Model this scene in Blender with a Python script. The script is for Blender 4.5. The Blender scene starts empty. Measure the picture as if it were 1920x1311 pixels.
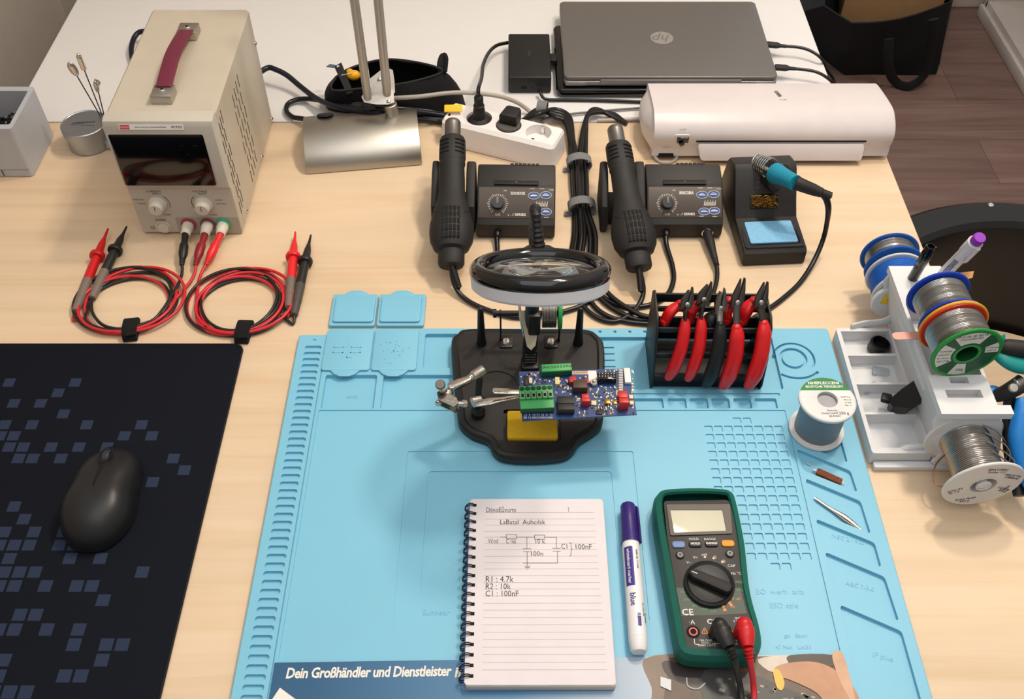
import bpy, bmesh, math, random
from mathutils import Vector, Matrix, noise
from mathutils.geometry import delaunay_2d_cdt
random.seed(7)
PI = math.pi
sc = bpy.context.scene
COL = sc.collection
# ---------------------------------------------------------------- camera
FOC, TH, CH = 1870.0, math.radians(48.6), 0.96
cd = bpy.data.cameras.new('camera'); cam = bpy.data.objects.new('camera', cd); COL.objects.link(cam)
cd.sensor_width = 36; cd.lens = FOC/1920*36; cd.clip_start = 0.02; cd.clip_end = 40
cam.location = (0, 0, CH); cam.rotation_euler = (PI/2-TH, 0, 0)
sc.camera = cam
# ---------------------------------------------------------------- world and lights
w = bpy.data.worlds.new('world'); sc.world = w; w.use_nodes = True
bg = w.node_tree.nodes['Background']
# the room around: bright ceiling, a cool window side at the left, a dim side behind the camera
_nt = w.node_tree; _L = _nt.links.new
_tc = _nt.nodes.new('ShaderNodeTexCoord'); _sp = _nt.nodes.new('ShaderNodeSeparateXYZ'); _L(_tc.outputs['Generated'], _sp.inputs[0])
def _ramp(sock, lo, hi, a, b):
    n = _nt.nodes.new('ShaderNodeMapRange'); n.interpolation_type = 'SMOOTHSTEP'; _L(sock, n.inputs[0])
    n.inputs[1].default_value = lo; n.inputs[2].default_value = hi; n.inputs[3].default_value = a; n.inputs[4].default_value = b; return n.outputs[0]
def _mul(a, b, op='MULTIPLY'):
    n = _nt.nodes.new('ShaderNodeMath'); n.operation = op; _L(a, n.inputs[0]); _L(b, n.inputs[1]); return n.outputs[0]
_st = _mul(_ramp(_sp.outputs[2], -.1, .7, .30, .80), _ramp(_sp.outputs[1], -1, .4, .55, 1.0))
_win = _mul(_ramp(_sp.outputs[0], -.95, -.6, 1.3, 0.0), _ramp(_sp.outputs[2], 0, .25, 0, 1))
_tot = _mul(_st, _win, 'ADD'); _L(_tot, bg.inputs[1])
_mx = _nt.nodes.new('ShaderNodeMix'); _mx.data_type = 'RGBA'; _L(_ramp(_sp.outputs[0], -.8, .5, 0, 1), _mx.inputs[0])
_mx.inputs[6].default_value = (.78, .88, 1.0, 1); _mx.inputs[7].default_value = (1.0, .94, .86, 1); _L(_mx.outputs[2], bg.inputs[0])
def area(name, loc, target, size, energy, color, sy=None):
    l = bpy.data.lights.new(name, 'AREA'); l.energy = energy; l.color = color; l.size = size
    if sy: l.shape = 'RECTANGLE'; l.size_y = sy
    o = bpy.data.objects.new(name, l); COL.objects.link(o); o.location = loc
    o.rotation_euler = (Vector(target)-Vector(loc)).to_track_quat('-Z', 'Y').to_euler()
    return o
area('ceiling_lamp_light', (0.52, 1.55, 1.85), (0.1, 0.9, 0), 0.16, 13.5, (1.0, 0.865, 0.71))
area('ceiling_lamp_light', (0.72, 1.15, 1.85), (0.1, 0.9, 0), 0.16, 13.5, (1.0, 0.865, 0.71))
area('window_light', (-2.3, 0.9, 1.0), (0, 0.9, 0), 1.2, 42, (0.72, 0.84, 1.0), 1.3)
area('ceiling_bounce', (-0.1, 0.3, 2.0), (0, 0.9, 0), 1.6, 12, (1.0, 0.95, 0.9))
sc.view_settings.view_transform = 'Standard'; sc.view_settings.look = 'None'
sc.view_settings.gamma = 1; sc.view_settings.use_curve_mapping = False
sc.view_settings.exposure = 0.04
# ---------------------------------------------------------------- helpers
_s, _c = math.sin(TH), math.cos(TH)
def P(u, v, z=0.0):
    "a point of the place: pixel of the photograph and its height above the desk"
    U, V = u-960, v-655.5
    t = (CH-z)/(FOC*_s+V*_c)
    return Vector((U*t, (FOC*_c-V*_s)*t, z))
def T(x=0, y=0, z=0): return Matrix.Translation(Vector((x, y, z)))
def R(ax, deg): return Matrix.Rotation(math.radians(deg), 4, ax)
def S(x, y, z): return Matrix.Diagonal((x, y, z, 1))
I4 = Matrix.Identity(4)
def frame(o, xdir, zdir=(0, 0, 1)):
    "matrix with its x axis along xdir and z as near zdir as it can"
    x = Vector(xdir).normalized(); z = Vector(zdir); z = (z-x*z.dot(x)).normalized(); y = z.cross(x)
    m = Matrix((x, y, z)).transposed().to_4x4(); m.translation = Vector(o); return m
def axis(a, b):
    "matrix at a whose z axis points to b"
    z = (Vector(b)-Vector(a)).normalized()
    u = Vector((0, 0, 1)) if abs(z.z) < .95 else Vector((0, 1, 0))
    x = u.cross(z).normalized(); y = z.cross(x)
    m = Matrix((x, y, z)).transposed().to_4x4(); m.translation = Vector(a); return m
def lin(c): return tuple(((v/12.92) if v <= .04045 else ((v+.055)/1.055)**2.4) for v in c)
def hx(h): h = h.lstrip('#'); return lin([int(h[i:i+2], 16)/255 for i in (0, 2, 4)])
MC = {}
def mat(name, col='#808080', rough=.5, metal=0, bump=0, bs=200, var=0, vs=30, trans=0, ior=1.45, coat=0, spec=.5, alpha=1, emit=0, sheen=0, stretch=None, aniso=0):
    if name in MC: return MC[name]
    m = bpy.data.materials.new(name); m.use_nodes = True; MC[name] = m
    nt = m.node_tree; b = nt.nodes['Principled BSDF']; L = nt.links.new
    c = hx(col) if isinstance(col, str) else col
    b.inputs['Base Color'].default_value = (*c, 1); b.inputs['Roughness'].default_value = rough
    b.inputs['Metallic'].default_value = metal; b.inputs['Specular IOR Level'].default_value = spec
    b.inputs['Transmission Weight'].default_value = trans; b.inputs['IOR'].default_value = ior
    b.inputs['Coat Weight'].default_value = coat; b.inputs['Alpha'].default_value = alpha
    b.inputs['Sheen Weight'].default_value = sheen
    tc = nt.nodes.new('ShaderNodeTexCoord'); mp = nt.nodes.new('ShaderNodeMapping'); L(tc.outputs['Object'], mp.inputs[0])
    if stretch: mp.inputs['Scale'].default_value = stretch
    if var or True:
        n = nt.nodes.new('ShaderNodeTexNoise'); n.inputs['Scale'].default_value = vs; n.inputs['Detail'].default_value = 4
        L(mp.outputs[0], n.inputs['Vector'])
        mr = nt.nodes.new('ShaderNodeMapRange'); L(n.outputs['Fac'], mr.inputs[0])
        v = var or .03
        mr.inputs[1].default_value = .25; mr.inputs[2].default_value = .75; mr.inputs[3].default_value = 1-v; mr.inputs[4].default_value = 1+v
        mx = nt.nodes.new('ShaderNodeVectorMath'); mx.operation = 'SCALE'; mx.inputs[0].default_value = c
        L(mr.outputs[0], mx.inputs['Scale']); L(mx.outputs[0], b.inputs['Base Color'])
    if bump:
        n2 = nt.nodes.new('ShaderNodeTexNoise'); n2.inputs['Scale'].default_value = bs; n2.inputs['Detail'].default_value = 3
        L(mp.outputs[0], n2.inputs['Vector'])
        bu = nt.nodes.new('ShaderNodeBump'); bu.inputs['Strength'].default_value = bump; bu.inputs['Distance'].default_value = .001
        L(n2.outputs['Fac'], bu.inputs['Height']); L(bu.outputs[0], b.inputs['Normal'])
    return m
# ---- mesh builder
class B:
    def __init__(s, M=None):
        s.v = []; s.f = []; s.mi = []; s.mats = []; s.M = M or I4
    def _m(s, m):
        if m not in s.mats: s.mats.append(m)
        return s.mats.index(m)
    def add(s, vs, fs, m, M=None):
        MM = s.M @ M if M is not None else s.M
        o = len(s.v); s.v += [MM @ Vector(p) for p in vs]; k = s._m(m)
        for f in fs: s.f.append([i+o for i in f]); s.mi.append(k)
        return s
    def addbm(s, bm, m, M=None):
        bm.verts.index_update()
        s.add([v.co.copy() for v in bm.verts], [[v.index for v in f.verts] for f in bm.faces], m, M); bm.free(); return s
    def box(s, c, d, m, bev=0, seg=2, M=None):
        bm = bmesh.new(); bmesh.ops.create_cube(bm, size=1)
        for v in bm.verts: v.co = Vector((v.co.x*d[0]+c[0], v.co.y*d[1]+c[1], v.co.z*d[2]+c[2]))
        if bev: bmesh.ops.bevel(bm, geom=bm.edges[:], offset=min(bev, min(d)*.49), segments=seg, profile=.5, affect='EDGES')
        return s.addbm(bm, m, M)
    def prism(s, poly, z0, z1, m, bev=0, seg=2, M=None, top=True, taper=None):
        bm = bmesh.new(); n = len(poly)
        a = [bm.verts.new((p[0], p[1], z0)) for p in poly]
        if taper is None: b = [bm.verts.new((p[0], p[1], z1)) for p in poly]
        else:
            cx = sum(p[0] for p in poly)/n; cy = sum(p[1] for p in poly)/n
            b = [bm.verts.new((cx+(p[0]-cx)*taper, cy+(p[1]-cy)*taper, z1)) for p in poly]
        fb = bm.faces.new(a[::-1]); ft = bm.faces.new(b)
        for i in range(n): bm.faces.new((a[i], a[(i+1) % n], b[(i+1) % n], b[i]))
        bmesh.ops.recalc_face_normals(bm, faces=bm.faces[:])
        if bev:
            g = [e for e in ft.edges] + ([] if top == 'only' else [e for e in fb.edges])
            bmesh.ops.bevel(bm, geom=list(set(g)), offset=bev, segments=seg, profile=.5, affect='EDGES')
        bmesh.ops.triangulate(bm, faces=[f for f in bm.faces if len(f.verts) > 6])
        return s.addbm(bm, m, M)
    def lathe(s, prof, m, n=32, M=None, arc=1.0):
        vs = []; fs = []; k = len(prof); full = arc >= 1; nn = n if full else n+1
        for i in range(nn):
            a = 2*PI*arc*i/n
            for r, h in prof: vs.append((r*math.cos(a), r*math.sin(a), h))
        for i in range(n):
            j = (i+1) % nn
            for q in range(k-1):
                f = [i*k+q, j*k+q, j*k+q+1, i*k+q+1]
                if prof[q][0] < 1e-7: f = [i*k+q, j*k+q+1, i*k+q+1]
                elif prof[q+1][0] < 1e-7: f = [i*k+q, j*k+q, i*k+q+1]
                fs.append(f)
        bm = bmesh.new(); V = [bm.verts.new(p) for p in vs]
        for f in fs: bm.faces.new([V[i] for i in f])
        bmesh.ops.remove_doubles(bm, verts=bm.verts[:], dist=1e-7)
        return s.addbm(bm, m, M)
    def cyl(s, a, b, r, m, r2=None, n=24, bev=0):
        a = Vector(a); b = Vector(b); h = (b-a).length; r2 = r if r2 is None else r2
        if bev: pr = [(0, 0), (r-bev, 0), (r, bev), (r2, h-bev), (r2-bev, h), (0, h)]
        else: pr = [(0, 0), (r, 0), (r2, h), (0, h)]
        return s.lathe(pr, m, n, axis(a, b))
    def tube(s, pts, r, m, n=10, closed=False, smooth=6, caps=True, flat=None, up=None):
        n = {8: 12, 10: 14}.get(n, n); pts = [Vector(p) for p in pts]; rr = r if isinstance(r, (list, tuple)) else [r]*len(pts)
        if smooth > 1 and len(pts) > 2: pts, rr = catmull(pts, rr, smooth, closed)
        N = len(pts); vs = []; fs = []; prev = None
        for i in range(N):
            if closed: t = pts[(i+1) % N]-pts[i-1]
            else: t = pts[min(i+1, N-1)]-pts[max(i-1, 0)]
            if t.length < 1e-9: t = Vector((0, 0, 1))
            t.normalize()
            if up is not None: nn = Vector(up)-t*Vector(up).dot(t)
            elif prev is None:
                nn = Vector((0, 0, 1)) if abs(t.z) < .9 else Vector((1, 0, 0)); nn = nn-t*nn.dot(t)
            else: nn = prev-t*prev.dot(t)
            if nn.length < 1e-6: nn = t.orthogonal()
            nn.normalize(); prev = nn; bb = t.cross(nn)
            for k in range(n):
                a = 2*PI*k/n
                if flat: o = nn*math.cos(a)*rr[i]*flat[0]+bb*math.sin(a)*rr[i]*flat[1]
                else: o = nn*math.cos(a)*rr[i]+bb*math.sin(a)*rr[i]
                vs.append(pts[i]+o)
        for i in range(N if closed else N-1):
            j = (i+1) % N
            for k in range(n): fs.append([i*n+k, i*n+(k+1) % n, j*n+(k+1) % n, j*n+k])
        if caps and not closed: fs.append(list(range(n))[::-1]); fs.append([(N-1)*n+k for k in range(n)])
        return s.add(vs, fs, m)
    def ball(s, c, r, m, M=None, seg=20):
        rr = (r, r, r) if not isinstance(r, (tuple, list)) else r
        k = seg//2
        pr = [(math.sin(PI*i/k), -math.cos(PI*i/k)) for i in range(k+1)]; pr[0] = (0, -1); pr[-1] = (0, 1)
        return s.lathe(pr, m, seg, (M or I4) @ T(*c) @ S(*rr))
    def sheet(s, poly, z, m, M=None):
        return s.add([(p[0], p[1], z) for p in poly], [list(range(len(poly)))], m, M)
    def terrace(s, poly, z, kids, m, M=None):
        "a surface at height z inside poly, with sunk or raised regions (poly, z, kids[, m])"
        loops = [poly]+[k[0] for k in kids]; vs = []; es = []
        for lp in loops:
            o = len(vs); vs += [Vector((p[0], p[1])) for p in lp]
            es += [(o+i, o+(i+1) % len(lp)) for i in range(len(lp))]
        ov, oe, of, _, _, _ = delaunay_2d_cdt(vs, es, [], 0, 1e-7)
        keep = []
        for f in of:
            c = sum((ov[i] for i in f), Vector((0, 0)))/len(f)
            if inside(c, poly) and not any(inside(c, k[0]) for k in kids): keep.append(list(f))
        s.add([(p.x, p.y, z) for p in ov], keep, m, M)
        for k in kids:
            kp, kz, kk = k[0], k[1], k[2]; km = k[3] if len(k) > 3 else m; n = len(kp)
            s.add([(p[0], p[1], z) for p in kp]+[(p[0], p[1], kz) for p in kp],
                  [[i, (i+1) % n, n+(i+1) % n, n+i] for i in range(n)], m, M)
            if kk is not None: s.terrace(kp, kz, kk, km, M)
        return s
    def skirt(s, poly, z0, z1, m, M=None):
        n = len(poly)
        return s.add([(p[0], p[1], z0) for p in poly]+[(p[0], p[1], z1) for p in poly], [[i, (i+1) % n, n+(i+1) % n, n+i] for i in range(n)], m, M)
    def text(s, st, size, m, M=None, al='CENTER', ext=.00008, sp=1.0, bold=0, shear=0, fit=None):
        vs, fs = glyphs(st, size, al, ext, sp, bold, shear)
        if fit:
            k = fit/(max(p[0] for p in vs)-min(p[0] for p in vs)); vs = [(p[0]*k, p[1], p[2]) for p in vs]
        return s.add(vs, fs, m, M)
    def line(s, pts, wd, m, M=None, h=.0002):
        for a, b in zip(pts[:-1], pts[1:]):
            a = Vector((a[0], a[1], 0)); b = Vector((b[0], b[1], 0)); d = (b-a)
            if d.length < 1e-9: continue
            d.normalize(); n = Vector((-d.y, d.x, 0))*wd/2; e = d*wd/2
            q = [a-e-n, b+e-n, b+e+n, a-e+n]
            s.add(q+[p+Vector((0, 0, h)) for p in q], [[0, 1, 2, 3], [4, 5, 6, 7], [0, 1, 5, 4], [1, 2, 6, 5], [2, 3, 7, 6], [3, 0, 4, 7]], m, M)
        return s
    def build(s, name, parent=None, world=False, sub=0, ang=32, solid=0):
        me = bpy.data.meshes.new(name); vs = s.v
        if world and parent is not None:
            q = parent; Mi = I4
            while q is not None: Mi = q.matrix_basis @ Mi; q = q.parent
            Mi = Mi.inverted(); vs = [Mi @ p for p in vs]
        me.from_pydata([tuple(p) for p in vs], [], s.f)
        for m in s.mats: me.materials.append(m)
        me.polygons.foreach_set('material_index', s.mi)
        bm = bmesh.new(); bm.from_mesh(me)
        bmesh.ops.recalc_face_normals(bm, faces=bm.faces[:])
        for f in bm.faces: f.smooth = True
        for e in bm.edges:
            if len(e.link_faces) != 2 or e.calc_face_angle(0) > math.radians(ang): e.smooth = False
        bm.to_mesh(me); bm.free(); me.validate(); me.update()
        o = bpy.data.objects.new(name, me); COL.objects.link(o)
        if parent is not None: o.parent = parent
        if solid:
            md = o.modifiers.new('solid', 'SOLIDIFY'); md.thickness = solid; md.offset = 0
        if sub:
            md = o.modifiers.new('sub', 'SUBSURF'); md.levels = sub; md.render_levels = sub
        return o
def inside(p, poly):
    x, y = p[0], p[1]; c = False; n = len(poly); j = n-1
    for i in range(n):
        xi, yi = poly[i][0], poly[i][1]; xj, yj = poly[j][0], poly[j][1]
        if (yi > y) != (yj > y) and x < (xj-xi)*(y-yi)/(yj-yi)+xi: c = not c
        j = i
    return c
def catmull(pts, rr, k, closed=False):
    n = len(pts); out = []; ro = []
    rng = range(n) if closed else range(n-1)
    for i in rng:
        if closed: p0, p1, p2, p3 = pts[i-1], pts[i], pts[(i+1) % n], pts[(i+2) % n]; r1, r2 = rr[i], rr[(i+1) % n]
        else: p0, p1, p2, p3 = pts[max(i-1, 0)], pts[i], pts[i+1], pts[min(i+2, n-1)]; r1, r2 = rr[i], rr[i+1]
        for q in range(k):
            t = q/k; t2 = t*t; t3 = t2*t
            out.append(.5*((2*p1)+(p2-p0)*t+(2*p0-5*p1+4*p2-p3)*t2+(3*p1-p0-3*p2+p3)*t3)); ro.append(r1+(r2-r1)*t)
    if not closed: out.append(pts[-1]); ro.append(rr[-1])
    return out, ro
GC = {}
def glyphs(st, size, al, ext, sp, bold, shear):
    key = (st, al, sp, bold, shear)
    if key not in GC:
        cu = bpy.data.curves.new('t', 'FONT'); cu.body = st; cu.size = 1; cu.align_x = al; cu.align_y = 'CENTER'
        cu.space_character = sp; cu.shear = shear; cu.offset = bold; cu.resolution_u = 2; cu.extrude = 0
        o = bpy.data.objects.new('t', cu); me = o.to_mesh()
        GC[key] = ([v.co.copy() for v in me.vertices], [list(p.vertices) for p in me.polygons])
        o.to_mesh_clear(); bpy.data.objects.remove(o); bpy.data.curves.remove(cu)
    vs, fs = GC[key]
    return [(v.x*size, v.y*size, ext) for v in vs], fs
def rrect(cx, cy, w, h, r, n=5, tl=None):
    out = []
    for (sx, sy, a0) in ((1, 1, 0), (-1, 1, 90), (-1, -1, 180), (1, -1, 270)):
        for i in range(n+1):
            a = math.radians(a0+90*i/n); out.append((cx+sx*(w/2-r)+r*math.cos(a), cy+sy*(h/2-r)+r*math.sin(a)))
    return out
def rpoly(pts, r, n=4):
    "polygon with rounded corners"
    out = []; k = len(pts)
    for i in range(k):
        p = Vector(pts[i][:2]); a = Vector(pts[i-1][:2]); b = Vector(pts[(i+1) % k][:2])
        da = (a-p); db = (b-p); q = min(r, da.length*.45, db.length*.45)
        s = p+da.normalized()*q; e = p+db.normalized()*q
        for j in range(n+1):
            t = j/n; v = s*(1-t)**2+p*2*t*(1-t)+e*t*t; out.append((v.x, v.y))
    return out
def circ(cx, cy, r, n=24, ry=None, a0=0, a1=360):
    full = abs(a1-a0) >= 360
    return [(cx+r*math.cos(math.radians(a0+(a1-a0)*i/(n if full else n-1))), cy+(ry or r)*math.sin(math.radians(a0+(a1-a0)*i/(n if full else n-1)))) for i in range(n)]
def smoothpoly(pts, k=5):
    v = [Vector((p[0], p[1], 0)) for p in pts]; o, _ = catmull(v, [0]*len(v), k, True); return [(p.x, p.y) for p in o]
def thing(name, label, cat, loc=(0, 0, 0), rotz=0, group=None):
    o = bpy.data.objects.new(name, None); COL.objects.link(o); o.empty_display_size = .02
    o.location = loc; o.rotation_euler = (0, 0, math.radians(rotz)); o['label'] = label; o['category'] = cat
    if group: o['group'] = group
    o.matrix_basis = Matrix.LocRotScale(Vector(loc), o.rotation_euler, None)
    return o
def tag(o, label, cat, group=None):
    o['label'] = label; o['category'] = cat
    if group: o['group'] = group
    return o
def struct(o): o['kind'] = 'structure'; return o
# ---- shared materials
BLK = mat('black_plastic', '#17171a', .42, bump=.15, bs=900)
BLKM = mat('matte_black_plastic', '#1d1b1b', .6, bump=.25, bs=1200)
BLKG = mat('gloss_black_plastic', '#060608', .12, coat=.3)
RUB = mat('black_cable_rubber', '#101012', .33)
RUBB = mat('blue_black_cable', '#0e1424', .35)
STEEL = mat('polished_steel', '#d8d6d4', .18, 1, var=.05)
SATIN = mat('brushed_nickel', '#bcb7ae', .38, 1, bump=.08, bs=500, stretch=(1, 20, 20))
WHT = mat('white_plastic', '#e9e4e2', .42)
REDP = mat('red_plastic', '#c4141c', .38, var=.04)
HOLE = mat('dark_recess', '#050505', .8)
SIL = mat('blue_silicone', '#7bbdd8', .42, bump=.1, bs=1500, var=.02, vs=12)
PRT = mat('white_print', '#e6e2da', .6)
INK = mat('black_print', '#1a1a1e', .6)
BRASSM = mat('brass', '#c9993e', .25, 1)
# ================================================================= the room
def wood_mat(name, c1, c2, c3, scale=(1.2, 22, 22), rough=.35, planks=None):
    m = bpy.data.materials.new(name); m.use_nodes = True; nt = m.node_tree; b = nt.nodes['Principled BSDF']; L = nt.links.new; N = nt.nodes.new
    b.inputs['Roughness'].default_value = rough; b.inputs['Specular IOR Level'].default_value = .4
    tc = N('ShaderNodeTexCoord'); mp = N('ShaderNodeMapping'); L(tc.outputs['Object'], mp.inputs[0]); mp.inputs['Scale'].default_value = scale
    vec = mp.outputs[0]
    n1 = N('ShaderNodeTexNoise'); n1.inputs['Scale'].default_value = 2.2; n1.inputs['Detail'].default_value = 9; n1.inputs['Roughness'].default_value = .62; n1.inputs['Distortion'].default_value = .7
    L(vec, n1.inputs['Vector'])
    cr = N('ShaderNodeValToRGB'); L(n1.outputs['Fac'], cr.inputs[0]); e = cr.color_ramp.elements
    e[0].position = .3; e[0].color = (*hx(c3), 1); e[1].position = .72; e[1].color = (*hx(c1), 1); q = e.new(.5); q.color = (*hx(c2), 1)
    out = cr.outputs[0]
    mp2 = N('ShaderNodeMapping'); L(tc.outputs['Object'], mp2.inputs[0]); mp2.inputs['Scale'].default_value = (3, 9, 9)
    n2 = N('ShaderNodeTexNoise'); n2.inputs['Scale'].default_value = 1.3; n2.inputs['Detail'].default_value = 4; L(mp2.outputs[0], n2.inputs['Vector'])
    mr = N('ShaderNodeMapRange'); mr.inputs[1].default_value = .3; mr.inputs[2].default_value = .7; mr.inputs[3].default_value = .93; mr.inputs[4].default_value = 1.05; L(n2.outputs['Fac'], mr.inputs[0])
    mx = N('ShaderNodeVectorMath'); mx.operation = 'SCALE'; L(out, mx.inputs[0]); L(mr.outputs[0], mx.inputs['Scale']); out = mx.outputs[0]
    if planks:
        br = N('ShaderNodeTexBrick'); br.inputs['Scale'].default_value = 1; br.inputs['Brick Width'].default_value = planks[0]; br.inputs['Row Height'].default_value = planks[1]
        br.inputs['Mortar Size'].default_value = .0012; br.inputs['Mortar Smooth'].default_value = .3
        br.inputs['Color1'].default_value = (.84, .84, .84, 1); br.inputs['Color2'].default_value = (1.1, 1.1, 1.1, 1); br.inputs['Mortar'].default_value = (.55, .5, .48, 1)
        L(tc.outputs['Object'], br.inputs['Vector'])
        m2 = N('ShaderNodeVectorMath'); m2.operation = 'MULTIPLY'; L(out, m2.inputs[0]); L(br.outputs['Color'], m2.inputs[1]); out = m2.outputs[0]
    L(out, b.inputs['Base Color'])
    return m
BIRCH = wood_mat('light_maple_laminate', '#e0c9ad', '#dcc3a4', '#d6b997', (.9, 20, 20), .38)
FLOORM = wood_mat('brown_floor_laminate', '#957a70', '#85695f', '#725850', (.9, 12, 12), .5, (1.3, .19))
WALLM = mat('beige_wall_paint', '#b3aaa0', .8, bump=.1, bs=60)
TBLW = mat('white_table_laminate', '#dcdad9', .4, var=.01, bump=.04, bs=400)
FZ = -.74
b = B(); b.box((.6, 1.7, FZ-.02), (4.4, 4.6, .04), FLOORM); struct(b.build('floor'))
b = B(); b.box((-1.0, 1.2, .53), (.04, 3.6, 2.54), WALLM); struct(b.build('wall_left'))
b = B(); b.box((-.24, 2.03, .53), (1.5, .06, 2.54), WALLM); struct(b.build('wall_back'))
WPAINT = mat('white_gloss_paint', '#d9cfc6', .35)
b = B(); b.box((-.973, 1.2, FZ+.04), (.014, 1.58, .08), WPAINT, .003); struct(b.build('baseboard_left'))
# wooden desk
t = thing('desk', 'light maple wood desk carrying the blue silicone mat', 'desk', (-.2, .8, FZ))
b = B(); b.prism(rrect(-.2, .735, 1.56, 1.195, .008), -.026, 0, BIRCH, .002); b.build('desk_top', t, world=True)
DLEG = mat('grey_metal_leg', '#8a8a8c', .4, .6)
for sx in (-.93, .53):
    for sy in (.2, 1.28):
        b = B(); b.box((sx, sy, (FZ-.026)/2), (.05, .05, -FZ-.026), DLEG, .004); b.build('leg', t, world=True)
b = B(); b.box((-.2, 1.26, -.056), (1.4, .03, .06), DLEG, .003); b.build('frame_rail', t, world=True)
# white table behind
t = thing('white_table', 'white laminate table standing behind the wooden desk', 'table', (-.14, 1.66, FZ))
b = B(); b.prism(rrect(-.137, 1.664, 1.345, .655, .004), -.027, -.001, TBLW, .0015); b.build('table_top', t, world=True)
for sx in (-.75, .48):
    for sy in (1.4, 1.92):
        b = B(); b.box((sx, sy, (FZ-.027)/2), (.05, .05, -FZ-.027), DLEG, .004); b.build('leg', t, world=True)
# shopping bag on the floor with a carton in it
FAB = mat('black_woven_fabric', '#15181c', .85, bump=.5, bs=500, var=.15)
t = thing('shopping_bag', 'black fabric shopping bag on the floor with a carton inside', 'bag', (1.12, 2.8, FZ))
def F3(u, v, z): return P(u, v, z)
fl = P(1572, 143, FZ); fr = P(1758, 150, FZ)
fl2 = Vector((fl.x-.14, fl.y+.42, FZ)); bl2 = Vector((fl.x+.05, 3.25, FZ)); fr = Vector((1.2, 2.58, FZ)); br = Vector((1.42, 3.05, FZ))
zt = FZ+.26
A = [Vector((1.0, 2.60, FZ)), Vector((1.27, 2.60, FZ)), Vector((1.34, 2.95, FZ)), Vector((.98, 3.1, FZ)), Vector((.84, 2.9, FZ))]
Tt = [P(1597, 43, zt), P(1782, 3, zt), Vector((1.40, 2.95, zt+.02)), Vector((1.0, 3.1, zt+.02)), P(1545, 10, zt), ]
b = B(); n = 5; vs = []; K = 6
for k in range(K+1):
    f = k/K
    for i in range(n):
        p = A[i].lerp(Tt[i], f); q = A[(i+1) % n].lerp(Tt[(i+1) % n], f)
        for j in range(6):
            x = p.lerp(q, j/6)
            x = x+Vector((noise.noise(x*9), noise.noise(x*9+Vector((5, 5, 5))), 0))*.022*math.sin(PI*min(f+.15, 1))
            if k == K and i in (0,): x.z -= .02*math.sin(PI*j/6)
            vs.append(x)
m_ = n*6
fs = [[k*m_+i, k*m_+(i+1) % m_, (k+1)*m_+(i+1) % m_, (k+1)*m_+i] for k in range(K) for i in range(m_)]
fs.append([i for i in range(m_)][::-1])
b.add(vs, fs, FAB); b.build('bag_body', t, world=True, solid=.004, ang=50)
b = B(); pts = [P(1662, 62, FZ+.2), P(1660, 105, FZ+.12), P(1672, 140, FZ+.03), P(1700, 150, FZ+.02), P(1730, 125, FZ+.06), P(1742, 60, FZ+.2), P(1745, 25, FZ+.29)]
pts = [p+Vector((0, -.03, 0)) for p in pts]
b.tube(pts, .014, FAB, 8, flat=(1, .25), smooth=8); b.build('carry_strap', t, world=True)
CARD = mat('brown_cardboard', '#c79b6c', .8, var=.05)
t = thing('cardboard_box', 'brown cardboard carton sitting in the black shopping bag', 'box', (1.15, 2.85, FZ+.02))
b = B(); MB_ = T(1.16, 2.86, FZ+.27) @ R('Z', -12); b.box((0, 0, 0), (.28, .27, .38), CARD, .004, M=MB_)
b.build('carton', t, world=True)
b = B(); b.box((0, 0, .1906), (.28, .05, .0006), mat('packing_tape', '#b58a4e', .25), M=MB_); b.box((0, -.1353, .14), (.05, .0006, .1), mat('packing_tape', '#b58a4e', .25), M=MB_); b.build('tape', t, world=True)
# white cabinet at the right
t = thing('white_bookcase', 'white open bookcase standing on the floor right of the shopping bag', 'bookcase', (1.7, 2.55, FZ))
def wb(c, d, nm='panel'):
    q = B(); q.box(c, d, WPAINT, .004); q.build(nm, t, world=True)
X0 = 1.51
wb((X0+.2, 2.5, FZ+.03), (.4, .86, .06), 'plinth'); wb((X0+.2, 2.93, FZ+.5), (.4, .03, 1.0), 'side_panel'); wb((X0+.2, 2.07, FZ+.5), (.4, .03, 1.0), 'side_panel')
wb((X0+.39, 2.5, FZ+.5), (.02, .83, 1.0), 'back_panel'); wb((X0+.2, 2.5, FZ+.99), (.4, .86, .02), 'top_panel')
q = B(); q.box((X0-.006, 2.5, FZ+.02), (.014, .88, .04), WPAINT, .004); q.build('kick_board', t, world=True)
q = B(MB_ := T(X0+.2, 2.62, FZ+.062)); q.prism(rrect(0, 0, .26, .34, .02), 0, .12, BLKM, .012)
q.box((0, 0, .123), (.2, .28, .006), BLK, .002)
o = q.build('storage_case'); tag(o, 'black storage case on the bottom shelf of the white bookcase', 'case')
b = B(); b.box((1.53, 3.02, FZ+.5), (.26, .04, 1.0), WPAINT, .006); b.box((1.53, 2.995, FZ+.05), (.27, .02, .1), WPAINT, .004); struct(b.build('trim_1'))
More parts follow.
